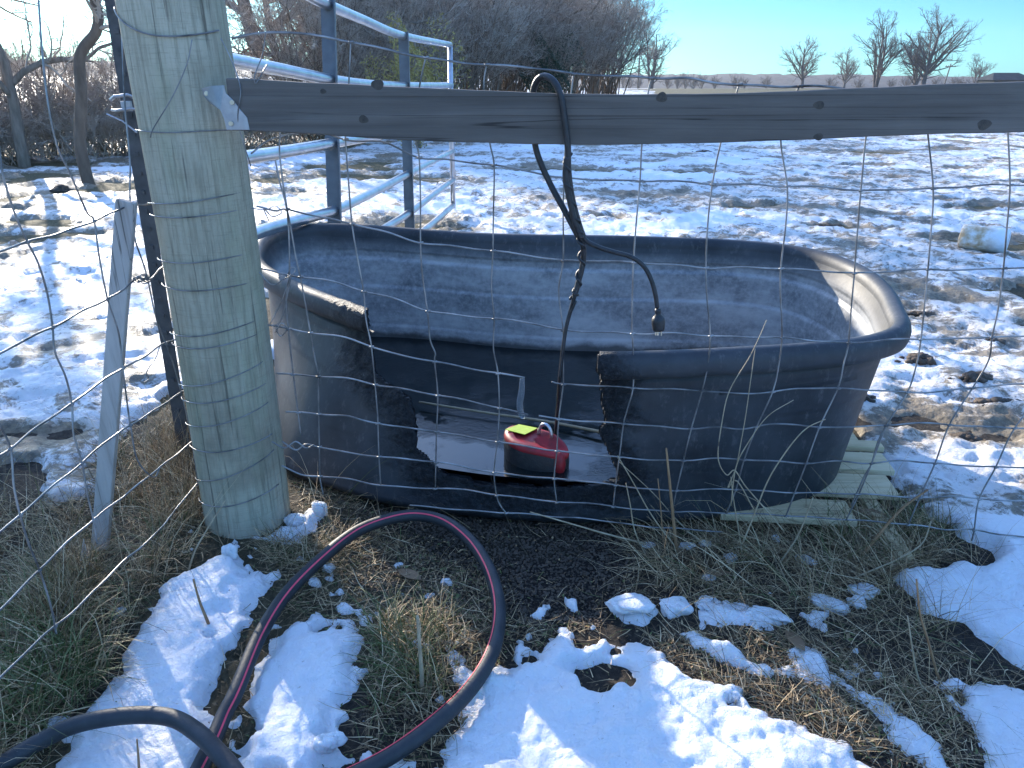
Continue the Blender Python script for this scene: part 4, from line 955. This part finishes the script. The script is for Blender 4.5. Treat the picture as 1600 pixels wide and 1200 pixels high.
def clod(x, y, sx, sy, sz, label):
    c0 = onz(x, y, 0); rg = np.random.default_rng(int(x)); n = 46
    ico = np.array([(0,0,1),(.89,0,.45),(.28,.85,.45),(-.72,.53,.45),(-.72,-.53,.45),(.28,-.85,.45),(.72,.53,-.45),(-.28,.85,-.45),(-.89,0,-.45),(-.28,-.85,-.45),(.72,-.53,-.45),(0,0,-1)])
    fc = np.array([(0,1,2),(0,2,3),(0,3,4),(0,4,5),(0,5,1),(1,6,2),(2,7,3),(3,8,4),(4,9,5),(5,10,1),(2,6,7),(3,7,8),(4,8,9),(5,9,10),(1,10,6),(6,11,7),(7,11,8),(8,11,9),(9,11,10),(10,11,6)])
    P = rg.normal(0, .42, (n, 2)); rr_ = np.hypot(*P.T); s_ = sz*rg.uniform(.25, .75, n)*np.clip(1.25-rr_*.6, .25, 1)
    V = ico[None]*s_[:, None, None]*rg.uniform(.7, 1.25, (n, 12, 1))*np.array([1.25, 1.1, .75])+np.column_stack([P[:, 0]*sx, P[:, 1]*sy, s_*.3+sz*.35*np.exp(-rr_**2*3)])[:, None]
    F = (fc[None]+np.arange(n)[:, None, None]*12).reshape(-1, 3)
    o = mesh_np('mud_clod', V, F, M['clod'], loc=(c0[0], c0[1], h1(c0[0], c0[1])-.008)); return tag(o, label, 'mud clod', MC)
def blob(name, x, y, sx, sy, sz, label, m, cat_, group=None, ang0=0, zoff=0, sub=4, n_amp=.30, sharp=False, dist_y=None):
    c0 = onz(x, y, 0) if dist_y is None else ony(x, y, dist_y)
    import bmesh
    bm = bmesh.new(); bmesh.ops.create_icosphere(bm, subdivisions=sub, radius=1)
    sd_ = int(x*7+y)
    P = np.array([v.co[:] for v in bm.verts])
    d = 1+n_amp*fbm(P[:, 0]*1.3+P[:, 2]+5, P[:, 1]*1.3-P[:, 2]+9, sd_, 3)*2
    if n_amp > .35: d = d+.55*np.abs(fbm(P[:, 0]*4+P[:, 2]*2+5, P[:, 1]*5-P[:, 2]+9, sd_+3, 4, .6))*2-.25
    else: d = d+.20*fbm(P[:, 0]*3.5+P[:, 2]*2+5, P[:, 1]*3.5-P[:, 2]*2+9, sd_+3, 3)
    P = P*d[:, None]
    P[:, 2] = np.where(P[:, 2] > .45, .45+(P[:, 2]-.45)*.35, P[:, 2])
    if sharp: P = np.sign(P)*np.abs(P)**.75
    P = P*np.array([sx, sy, sz]); ca, sa = math.cos(ang0), math.sin(ang0)
    P[:, :2] = P[:, :2] @ np.array([[ca, sa], [-sa, ca]])
    for v, p in zip(bm.verts, P): v.co = p
    me = bpy.data.meshes.new(name); bm.to_mesh(me); bm.free(); me.materials.append(m)
    for p in me.polygons: p.use_smooth = True
    o = link(name, me, None, (c0[0], c0[1], h1(c0[0], c0[1])+zoff+sz*.35)); return tag(o, label, cat_, group)
SL = 'lumps of icy snow on the bare ground'
for a in ((918,-1,0),): pass
blob('snow_lump', 1258, 877, .032, .018, .012, 'flat oval snow lump alone on the grass below the pallet', M['snow'], 'snow lump', SL, -.7)
blob('snow_lump', 1213, 846, .013, .016, .016, 'tiny rounded snow lump closest to the tank base', M['snow'], 'snow lump', SL)
blob('snow_lump', 1298, 948, .055, .020, .020, 'long wedge-shaped snow lump on the bare soil at right', M['snow'], 'snow lump', SL, -.45, sharp=True)
blob('snow_lump', 1350, 925, .035, .03, .016, 'broken snow lump just right of the wedge-shaped one', M['snow'], 'snow lump', SL, .3)
blob('snow_lump', 1338, 945, .025, .022, .018, 'small snow lump nestled against the right end of the wedge', M['snow'], 'snow lump', SL, .9)
blob('snow_lump', 1015, 853, .020, .013, .010, 'small snow lump under the standing russet stalks, leftmost', M['snow'], 'snow lump', SL)
blob('snow_lump', 1073, 855, .022, .016, .012, 'snow lump right of the thick russet stalk foot', M['snow'], 'snow lump', SL)
blob('snow_lump', 1100, 850, .018, .014, .013, 'rounded snow lump farthest right of the stalk feet', M['snow'], 'snow lump', SL)
blob('snow_lump', 1140, 875, .018, .018, .016, 'jagged little snow lump in the grass before the tank', M['snow'], 'snow lump', SL, sharp=True)
blob('snow_lump', 1056, 955, .038, .028, .026, 'angular snow lump beside the wide flat one below the tank', M['snow'], 'snow lump', SL, .4, sharp=True)
blob('snow_lump', 985, 958, .06, .03, .020, 'wide flat snow lump on the soil below the tank', M['snow'], 'snow lump', SL, .1, sharp=True)
blob('snow_lump', 1105, 950, .035, .026, .018, 'grey icy lump right of the angular snow lump', M['snow'], 'snow lump', SL)
blob('snow_lump', 365, 890, .020, .018, .030, 'small peaked snow lump above the left snow patch', M['snow'], 'snow lump', SL)
blob('snow_lump', 500, 812, .022, .016, .040, 'upright sliver of snow right of the post foot', M['snow'], 'snow lump', SL)
blob('snow_lump', 462, 830, .035, .025, .022, 'crumbly snow lump against the right side of the post foot', M['snow'], 'snow lump', SL)
blob('snow_lump', 1200, 968, .05, .022, .014, 'glassy ice lump catching sun at the end of the icy patch', M['snow'], 'snow lump', SL, -.5)
blob('snow_lump', 515, 1180, .03, .02, .025, 'pair-topped snow lump at the bottom between the hoses', M['snow'], 'snow lump', SL)
MC = 'muddy clods on the snowy field'
clod(1295, 357, .16, .09, .05, 'dark clod on the snow beyond the tank')
clod(1435, 572, .11, .07, .04, 'mud clod nearest the right side of the tank rim')
clod(1330, 628, .09, .09, .04, 'mud clod tucked against the outside of the tank wall')
clod(1520, 605, .10, .06, .035, 'mud clod between two mesh uprights at right')
clod(1560, 638, .14, .07, .035, 'broad mud clod near the right edge of the photo')
clod(1510, 688, .08, .05, .03, 'small mud clod low on the snow at right')
clod(1440, 497, .12, .06, .03, 'mud clod just past the tank rim on the right')
clod(1545, 540, .12, .06, .03, 'mud clod midway down the right edge')
clod(1100, 240, .22, .12, .05, 'distant dark clod just below the board')
clod(95, 300, .09, .08, .09, 'dark stump-like clod on the snow at far left')

# bucket-shaped ice block
c0 = onz(1532, 400, 0); blk = MB(); K = 36; V = []
for t, s in [(-.17, .80), (-.165, .93), (-.12, 1.0), (.0, 1.0), (.12, .98), (.155, .93), (.165, .78)]:
    for i in range(K):
        a = 2*math.pi*i/K; q = .098*s*(1+.03*math.sin(3*a+t*20)); V.append((t, q*math.cos(a), q*math.sin(a)))
V += [(-.172, 0, 0), (.150, 0, 0)]; n_ = 7*K
blk.add(V, [(r*K+i, r*K+(i+1) % K, (r+1)*K+(i+1) % K, (r+1)*K+i) for r in range(6) for i in range(K)] + [((i+1) % K, i, n_) for i in range(K)] + [(6*K+i, 6*K+(i+1) % K, n_+1) for i in range(K)])
o = blk.build('ice_block', M['block'], smooth=True, loc=(c0[0], c0[1], h1(c0[0], c0[1])+.085)); o.rotation_euler = (0, .03, R(-38)); tag(o, 'bucket-shaped block of dirty ice lying on its side on the snow', 'ice block')
# white scrap by the stake
mb = MB(); c0 = onz(128, 905, 0); mb.prism([c0+np.array(v) for v in ((-.02, 0, .0), (.045, .01, .01), (.02, .02, .045), (.012, .03, .115), (-.005, .02, .05))], (.0, .004, 0))
o = mb.build('plastic_scrap', M['white']); tag(o, 'torn white scrap standing in the grass below the stake', 'scrap')

# ================================================================ TREES
def unit(v): return v/(np.linalg.norm(v, axis=-1, keepdims=True)+1e-9)
def grow(r_, start, dirs, ln, r0, P, wob, up, taper=.3):
    n = len(start); pts = np.zeros((n, P, 3)); pts[:, 0] = start; d = unit(dirs)
    for k in range(1, P):
        d = unit(d + wob*r_.normal(size=(n, 3)) + np.array([0, 0, up])); pts[:, k] = pts[:, k-1]+d*(ln/(P-1))[:, None]
    rad = r0[:, None]*(1-(1-taper)*np.linspace(0, 1, P))[None]
    return pts, rad
def spawn(r_, pts, rad, per, t0, ang_, lf, rf):
    n, P, _ = pts.shape; m = n*per; pi = np.repeat(np.arange(n), per)
    t = r_.uniform(t0, .98, m)*(P-1); k = np.minimum(t.astype(int), P-2); f = (t-k)[:, None]
    pos = pts[pi, k]*(1-f)+pts[pi, k+1]*f; tan = unit(pts[pi, k+1]-pts[pi, k]); rr_ = rad[pi, k]
    rnd = unit(np.cross(tan, r_.normal(size=(m, 3)))); a = r_.normal(ang_, .18, m)[:, None]
    plen = np.linalg.norm(np.diff(pts, axis=1), axis=2).sum(1)[pi]
    ln = plen*lf*(1-.55*(t/(P-1)))*r_.uniform(.6, 1.15, m)
    return pos, tan*np.cos(a)+rnd*np.sin(a), ln, np.maximum(rr_*rf, .0)
def make_tree(seed, h, tr, stems=1, n=(12, 8, 6, 4), twig=.005, spread=.75, wob=.12, up=.05, t0=.25, lean0=None, stemspread=.35, lf=.6, clf=.55):
    r_ = np.random.default_rng(seed); st0 = np.zeros((stems, 3)); st0[:, :2] = r_.normal(0, .04*stems**.5 if stems > 1 else 0, (stems, 2))
    d0 = np.column_stack([r_.normal(0, stemspread, stems) if stems > 1 else np.zeros(1), r_.normal(0, stemspread, stems) if stems > 1 else np.zeros(1), np.ones(stems)])
    if lean0 is not None: d0 = d0+np.array(lean0)
    p, ra = grow(r_, st0-np.array([0, 0, .15]), d0, np.full(stems, h)*r_.uniform(.7, 1, stems), np.full(stems, tr), 10, wob*.6, .03, .25)
    wood = [tubes(p, ra, 8 if stems == 1 else 5)]; tw = []
    for L, per in enumerate(n):
        s0, d_, ln, r0 = spawn(r_, p, ra, per, t0 if L == 0 else .15, spread, lf if L == 0 else clf, .55)
        r0 = np.maximum(r0, twig); p, ra = grow(r_, s0, d_, ln, r0, 7 if L < 2 else 5, wob*(1+.4*L), up, .35)
        ra = np.maximum(ra, twig*.7)
        (wood if L == 0 else tw).append(tubes(p, ra, 5 if L == 0 else 3))
    return cat(wood), cat(tw)
protos = {}
def proto(key, wm, tm, **k):
    a, b = make_tree(**k); A_ = mesh_np('trunk', *a, wm); B_ = mesh_np('crown', *b, tm); m1, m2 = A_.data, B_.data
    bpy.data.objects.remove(A_); bpy.data.objects.remove(B_); protos[key] = (m1, m2)
def plant(key, x, y, rz, sc, name, label, cat_, group=None, z=None):
    o = bpy.data.objects.new(name, None); C.collection.objects.link(o); o.location = (x, y, h1(x, y) if z is None else z); o.rotation_euler = (0, 0, rz); o.scale = (sc, sc, sc) if np.ndim(sc) == 0 else sc
    for nm, me in zip(('trunk', 'crown'), protos[key]): link(nm, me, o)
    return tag(o, label, cat_, group)
for k in range(3): proto(f'brush{k}', M['bark'], M['twig'], seed=50+k, h=4.6, tr=.030, stems=11, n=(9, 7, 5), twig=.005, spread=.7, wob=.16, up=.03, stemspread=.32)
for k in range(2): proto(f'low{k}', M['twig'], M['twig'], seed=70+k, h=1.5, tr=.010, stems=16, n=(8, 6, 4), twig=.0035, spread=.7, wob=.2, up=.02, stemspread=.55)
proto('sap', M['bark'], M['twig'], seed=83, h=3.6, tr=.03, stems=5, n=(8, 6, 5), twig=.004, spread=.75, wob=.16, up=.03, stemspread=.3)
proto('big0', M['bark'], M['twig'], seed=91, h=9, tr=.22, n=(14, 8, 6, 2), twig=.0055, spread=.95, wob=.14, t0=.18)
proto('big1', M['bark'], M['twig'], seed=95, h=8, tr=.17, n=(13, 8, 6, 2), twig=.0055, spread=.9, wob=.2, t0=.15)
proto('far0', M['fartwig'], M['fartwig'], seed=111, h=11, tr=.42, n=(16, 8, 6, 3), clf=.66, twig=.012, spread=.75, wob=.10, up=.05, t0=.14, lf=.85)
proto('far1', M['fartwig'], M['fartwig'], seed=117, h=11, tr=.30, stems=3, n=(10, 7, 6, 3), clf=.66, twig=.012, spread=.65, wob=.10, up=.06, t0=.15, stemspread=.30, lf=.7)
proto('farbush', M['fartwig'], M['fartwig'], seed=121, h=6, tr=.12, stems=9, n=(8, 6, 4), clf=.6, twig=.015, spread=.6, wob=.15, stemspread=.35)
def at(x, Y): # ground position at depth Y seen at column x near the horizon
    d = ray(x, 115); t = Y/d[1]; return d[0]*t, Y
# thicket beyond the gate, receding to the right
r2 = np.random.default_rng(5)
cnt = 0
for i in range(34):
    t = i/33; px_ = 470+(965-470)*t**.85; Y = 17+33*t**1.3; x, y = at(px_+r2.uniform(-12, 12), Y+r2.uniform(-1, 1))
    plant(f'brush{i%3}', x, y, r2.uniform(0, 6.28), r2.uniform(.74, .90)*(1+.75*t), 'brush_tree', 'grey-brown bare bush in the dense thicket behind the gate', 'bush', 'bare bushes of the thicket'); cnt += 1
for i in range(22):
    t = i/21; px_ = 520+(940-520)*t; Y = 22+34*t**1.2; x, y = at(px_+r2.uniform(-15, 15), Y)
    plant(f'brush{(i+1)%3}', x, y, r2.uniform(0, 6.28), r2.uniform(.90, 1.05)*(1+.6*t), 'brush_tree', 'grey-brown bare bush in the dense thicket behind the gate', 'bush', 'bare bushes of the thicket')
# low scrub along the left field edge
for i in range(40):
    t = i/39; px_ = -160+700*t; Y = 12.2+4.5*t+r2.uniform(-.4, 1.6); x, y = at(px_+r2.uniform(-10, 10), Y)
    plant(f'low{i%2}', x, y, r2.uniform(0, 6.28), r2.uniform(.75, 1.1), 'scrub_bush', 'knee-high tangled bare scrub along the field edge', 'bush', 'low scrub at the field edge')
for i in range(16):
    px_ = -80+i*27; x, y = at(px_+r2.uniform(-10, 10), 13.5+r2.uniform(0, 5)); plant('sap', x, y, r2.uniform(0, 6.28), r2.uniform(.5, .74), 'sapling', 'thin many-stemmed bare sapling rising from the scrub at left', 'sapling', 'saplings in the scrub at left')
for i in range(11):
    px_ = 440+i*36; x, y = at(px_+r2.uniform(-10, 10), 32+r2.uniform(0, 10)); plant(f'big{i%2}', x, y, r2.uniform(0, 6.28), r2.uniform(.8, 1.0), 'bare_tree', 'taller bare tree standing behind the thicket', 'tree', 'taller trees behind the thicket')
# named trees
x, y = at(412, 21); plant('big0', x, y, .6, 1.0, 'bare_tree', 'large bare tree whose dark trunk rises right of the thick post', 'tree')
x, y = at(590, 24); plant('big1', x, y, 2.0, 1.1, 'bare_tree', 'bare tree with leaning trunk behind the middle strap of the gate', 'tree')
x, y = at(500, 19); plant('big1', x, y, 4.1, .9, 'bare_tree', 'bare tree directly behind the near strap of the gate', 'tree')
x, y = at(870, 44); plant('big0', x, y, 3.1, 1.0, 'bare_tree', 'bare tree leaning out of the right end of the thicket into the sky', 'tree')
x, y = at(5, 12.5); plant('big1', x, y, 1.2, (.55, .55, .8), 'bare_tree', 'bare tree at the left edge of the photo', 'tree')
x, y = at(-120, 13.0); plant('big0', x, y, 5.2, (.6, .6, .75), 'bare_tree', 'bare tree just outside the left edge reaching boughs into view', 'tree')
x, y = at(300, 19); plant('big1', x, y, .2, .8, 'bare_tree', 'bare tree hidden mostly behind the thick post', 'tree')
# the crooked tree left of the steel post
ct_pts = [(140,292),(132,262),(125,220),(127,150),(124,95),(133,72),(150,50),(153,20),(140,-20),(120,-70)]
Yc = onz(140, 292, 0)[1]; P = spline([ony(x, y, Yc+.02*i) for i, (x, y) in enumerate(ct_pts)], 5)
ck = empty('crooked_tree', tuple(P[0]), 'crooked slender tree with an S-bend trunk left of the steel post', 'tree')
mb = MB(); mb.tube(P, np.linspace(.075, .055, len(P)), 10); put(mb.build('trunk', M['bark'], smooth=True), ck)
r_ = np.random.default_rng(12); pp = P[None]; ra = np.linspace(.07, .05, len(P))[None]; tw = []
for L, per in enumerate((7, 6, 6, 4)):
    s0, d_, ln, r0 = spawn(r_, pp, ra, per, .62 if L == 0 else .2, .9, .7 if L == 0 else .6, .42); pp, ra = grow(r_, s0, d_, ln, np.maximum(r0, .004), 9, .14, .02, .4); ra = np.maximum(ra, .003); tw.append(tubes(pp, ra, 4))
put(mesh_np('crown', *cat(tw), M['twig']), ck)
# dry leaves still on the scrub
def leafcloud(name, cx, cy, n, sx, sy, z0, z1, s, m, label, cat_, kind=None, shape=None):
    P = np.column_stack([rng.normal(cx, sx, n), rng.normal(cy, sy, n), rng.uniform(z0, z1, n)])
    if shape == 'cone': 
        t = (P[:, 2]-z0)/(z1-z0); a = rng.uniform(0, 6.28, n); q = np.sqrt(rng.random(n))*sx*(1.05-t)*(1+.25*np.sin(5*a+8*t)); P[:, 0] = cx+q*np.cos(a); P[:, 1] = cy+q*np.sin(a)
    if shape == 'oval':
        d_ = unit(rng.normal(size=(n, 3)))*(rng.random((n, 1))**.4); d_ = d_*(1+.35*np.sin(d_[:, :1]*7+d_[:, 2:]*5)); P = np.column_stack([cx+d_[:, 0]*sx, cy+d_[:, 1]*sy, (z0+z1)/2+d_[:, 2]*(z1-z0)/2])
    a = unit(rng.normal(size=(n, 3))); b_ = unit(np.cross(a, rng.normal(size=(n, 3)))); ss = s*rng.uniform(.5, 1.2, (n, 1))
    V = np.stack([P-a*ss, P-b_*ss*.4, P+a*ss, P+b_*ss*.4], 1).reshape(-1, 3)
    o = mesh_np(name, V, np.arange(n*4).reshape(-1, 4), m, smooth=False)
    return o
x, y = at(650, 15.5); yb = empty('yellowed_conifer', (x, y, 0), 'yellowed evergreen bush glowing behind the far end of the gate', 'evergreen bush')
put(leafcloud('foliage', x, y, 7000, .80, .8, .0, 2.2, .035, M['gold'], '', '', shape='oval'), yb); mb = MB(); mb.tube([(x, y, -.1), (x, y, 1.9)], [.05, .02], 8); put(mb.build('trunk', M['bark'], smooth=True), yb)
x, y = at(858, 33); yb = empty('cedar_tree', (x, y, 0), 'dark green cedar in the thicket above the cord loop', 'cedar')
put(leafcloud('foliage', x, y, 9000, 1.2, 1.2, .0, 2.7, .05, M['cedar'], '', '', shape='oval'), yb); mb = MB(); mb.tube([(x, y, -.1), (x, y, 2.3)], [.1, .03], 8); put(mb.build('trunk', M['bark'], smooth=True), yb)
P = []
for i in range(24000):
    t = rng.random(); px_ = -160+720*t; Y = 12.2+4.5*t+rng.uniform(-.5, 1.9); x, y = at(px_, Y); P.append((x, y, abs(rng.normal(0, .55))+.05))
P = np.array(P); n = len(P); a = unit(rng.normal(size=(n, 3))); b_ = unit(np.cross(a, rng.normal(size=(n, 3)))); ss = rng.uniform(.008, .022, (n, 1))
V = np.stack([P-a*ss, P-b_*ss*.5, P+a*ss, P+b_*ss*.5], 1).reshape(-1, 3)
o = mesh_np('dead_weed_leaves', V, np.arange(n*4).reshape(-1, 4), M['grass'], attrs={'tone': np.repeat(rng.uniform(.35, .95, n), 4)}, smooth=False); tag(o, 'mass of dry weed leaves along the left field edge', 'weeds', kind='stuff')

# ---------------------------------------------------------------- far field
def far(key, px_, Y, h, label, grp=None, name='bare_tree', rz=0, base=12.8):
    x, y = at(px_, Y); plant(key, x, y, rz, h/base, name, label, 'tree', grp, z=float(ground_h(np.array([x]), np.array([y]))[0])-.2)
far('far1', 1020, 150, 11.5, 'slim bare tree beside the two utility poles', rz=.5)
far('far0', 1256, 170, 11, 'bare fan-shaped tree alone in the middle of the horizon', rz=1)
far('far1', 1372, 150, 13, 'broad bare tree, left of the tall pair at right', rz=2)
far('far0', 1445, 145, 14.5, 'tallest bare tree on the right horizon', rz=3.3)
far('far1', 1432, 160, 11.5, 'bare tree crowding the left side of the tallest one', rz=4)
far('far0', 1322, 230, 12, 'fainter bare tree left of the broad tree', rz=5)
far('far1', 1530, 260, 11, 'small rounded bare tree near the far barn', rz=.2)
for i, px_ in enumerate((1045, 1060, 1072, 1085, 1098, 1000, 985, 975, 1118, 1150, 1165, 1200, 1420, 1465, 1495, 1505, 1560, 1590, 1345, 1300, 1395)):
    x, y = at(px_, 210+(i*37) % 90); plant('farbush', x, y, i, (.55+.45*((i*7) % 5)/5), 'far_bush', 'small bare bush along the far edge of the field', 'bush', 'bushes on the far field edge', z=float(ground_h(np.array([x]), np.array([y]))[0])-.3)
for i in range(16):
    px_ = -150+i*26; x, y = at(px_, 180+(i*53) % 60); plant('farbush', x, y, i*1.7, 1.1+.4*((i*3) % 4)/4, 'far_bush', 'small bare bush along the far edge of the field', 'bush', 'bushes on the far field edge', z=float(ground_h(np.array([x]), np.array([y]))[0])-.3)
# wooded ridge as real height
nx_, ny_ = 1600, 10; xs = np.linspace(-1500, 1500, nx_); V = []
gz = lambda a, b: ground_h(np.asarray(a, float), np.asarray(b, float))
for jj in range(ny_):
    Yr = 420+jj*22
    top_ = np.sin(math.pi*min(1, jj/4)/2)
    z = gz(xs, np.full(nx_, float(Yr))) + (7.0+1.6*fbm(xs*.006, xs*0+2, 3, 3)+3.0*np.abs(fbm(xs*.22, xs*0+jj, 7, 3)))*top_ - .5
    V.append(np.column_stack([xs, np.full(nx_, Yr)+4*fbm(xs*.05, xs*0+jj*3, 4, 2), z]))
V = np.array(V); i0 = np.arange(ny_-1)[:, None]*nx_; jx = np.arange(nx_-1)[None]
o = mesh_np('hills', V, np.stack([i0+jx, i0+jx+1, i0+nx_+jx+1, i0+nx_+jx], -1).reshape(-1, 4), M['woods']); tag(o, 'low wooded rise along the horizon', kind='structure')
def pole(px_, Y, h, label, lean_=0):
    x, y = at(px_, Y); z = float(ground_h(np.array([x]), np.array([y]))[0]); r = empty('utility_pole', (x, y, z), label, 'utility pole', None)
    mb = MB(); mb.tube([(0, 0, -.3), (lean_*.5, 0, h/2), (lean_, 0, h)], [.20, .17, .14], 8); mb.build('pole_shaft', M['pole'], r, smooth=True)
    mb = MB(); mb.box((lean_, 0, h-.7), (2.6, .16, .2)); 
    for s in (-1.1, -.5, .5, 1.1): mb.box((lean_+s, 0, h-.5), (.12, .12, .22))
    mb.build('crossarm', M['pole'], r)
pole(965, 200, 7.2, 'distant utility pole nearest the thicket')
pole(998, 190, 8.0, 'distant utility pole right of the other, beside a slim tree')
pole(1478, 210, 6.2, 'leaning utility pole on the far right horizon', .8)
# barn
x, y = at(1572, 200); z = float(ground_h(np.array([x]), np.array([y]))[0]); bn = empty('barn', (x, y, z), 'far low barn with a dark sloping metal roof', 'barn')
mb = MB(); mb.box((0, 0, 1.2), (9, 7, 2.6)); mb.build('wall', M['barn'], bn)
mb = MB(); V = [(-5.2, -4, 2.4), (5.2, -4, 2.4), (5.2, 4, 2.4), (-5.2, 4, 2.4), (-3.0, 0, 4.0), (3.0, 0, 4.0)]; mb.add(V, [(0, 1, 5, 4), (2, 3, 4, 5), (1, 2, 5), (3, 0, 4), (3, 2, 1, 0)]); mb.build('roof', M['barn'], bn)
# thin winter air
hb = MB(); hb.box((0, 300, 11), (3040, 820, 46)); hzo = hb.build('haze', M['soil']); hm = bpy.data.materials.new('haze_air'); hm.use_nodes = True; hn = hm.node_tree; hn.nodes.remove(hn.nodes['Principled BSDF'])
pv = hn.nodes.new('ShaderNodeVolumePrincipled'); pv.inputs['Color'].default_value = (.92, .95, 1, 1); pv.inputs['Density'].default_value = .00028; pv.inputs['Anisotropy'].default_value = .55
hn.links.new(pv.outputs[0], hn.nodes['Material Output'].inputs['Volume']); hzo.data.materials.clear(); hzo.data.materials.append(hm); tag(hzo, 'thin pale winter haze over the field', kind='stuff')
print('verts', sum(len(m.vertices) for m in bpy.data.meshes))
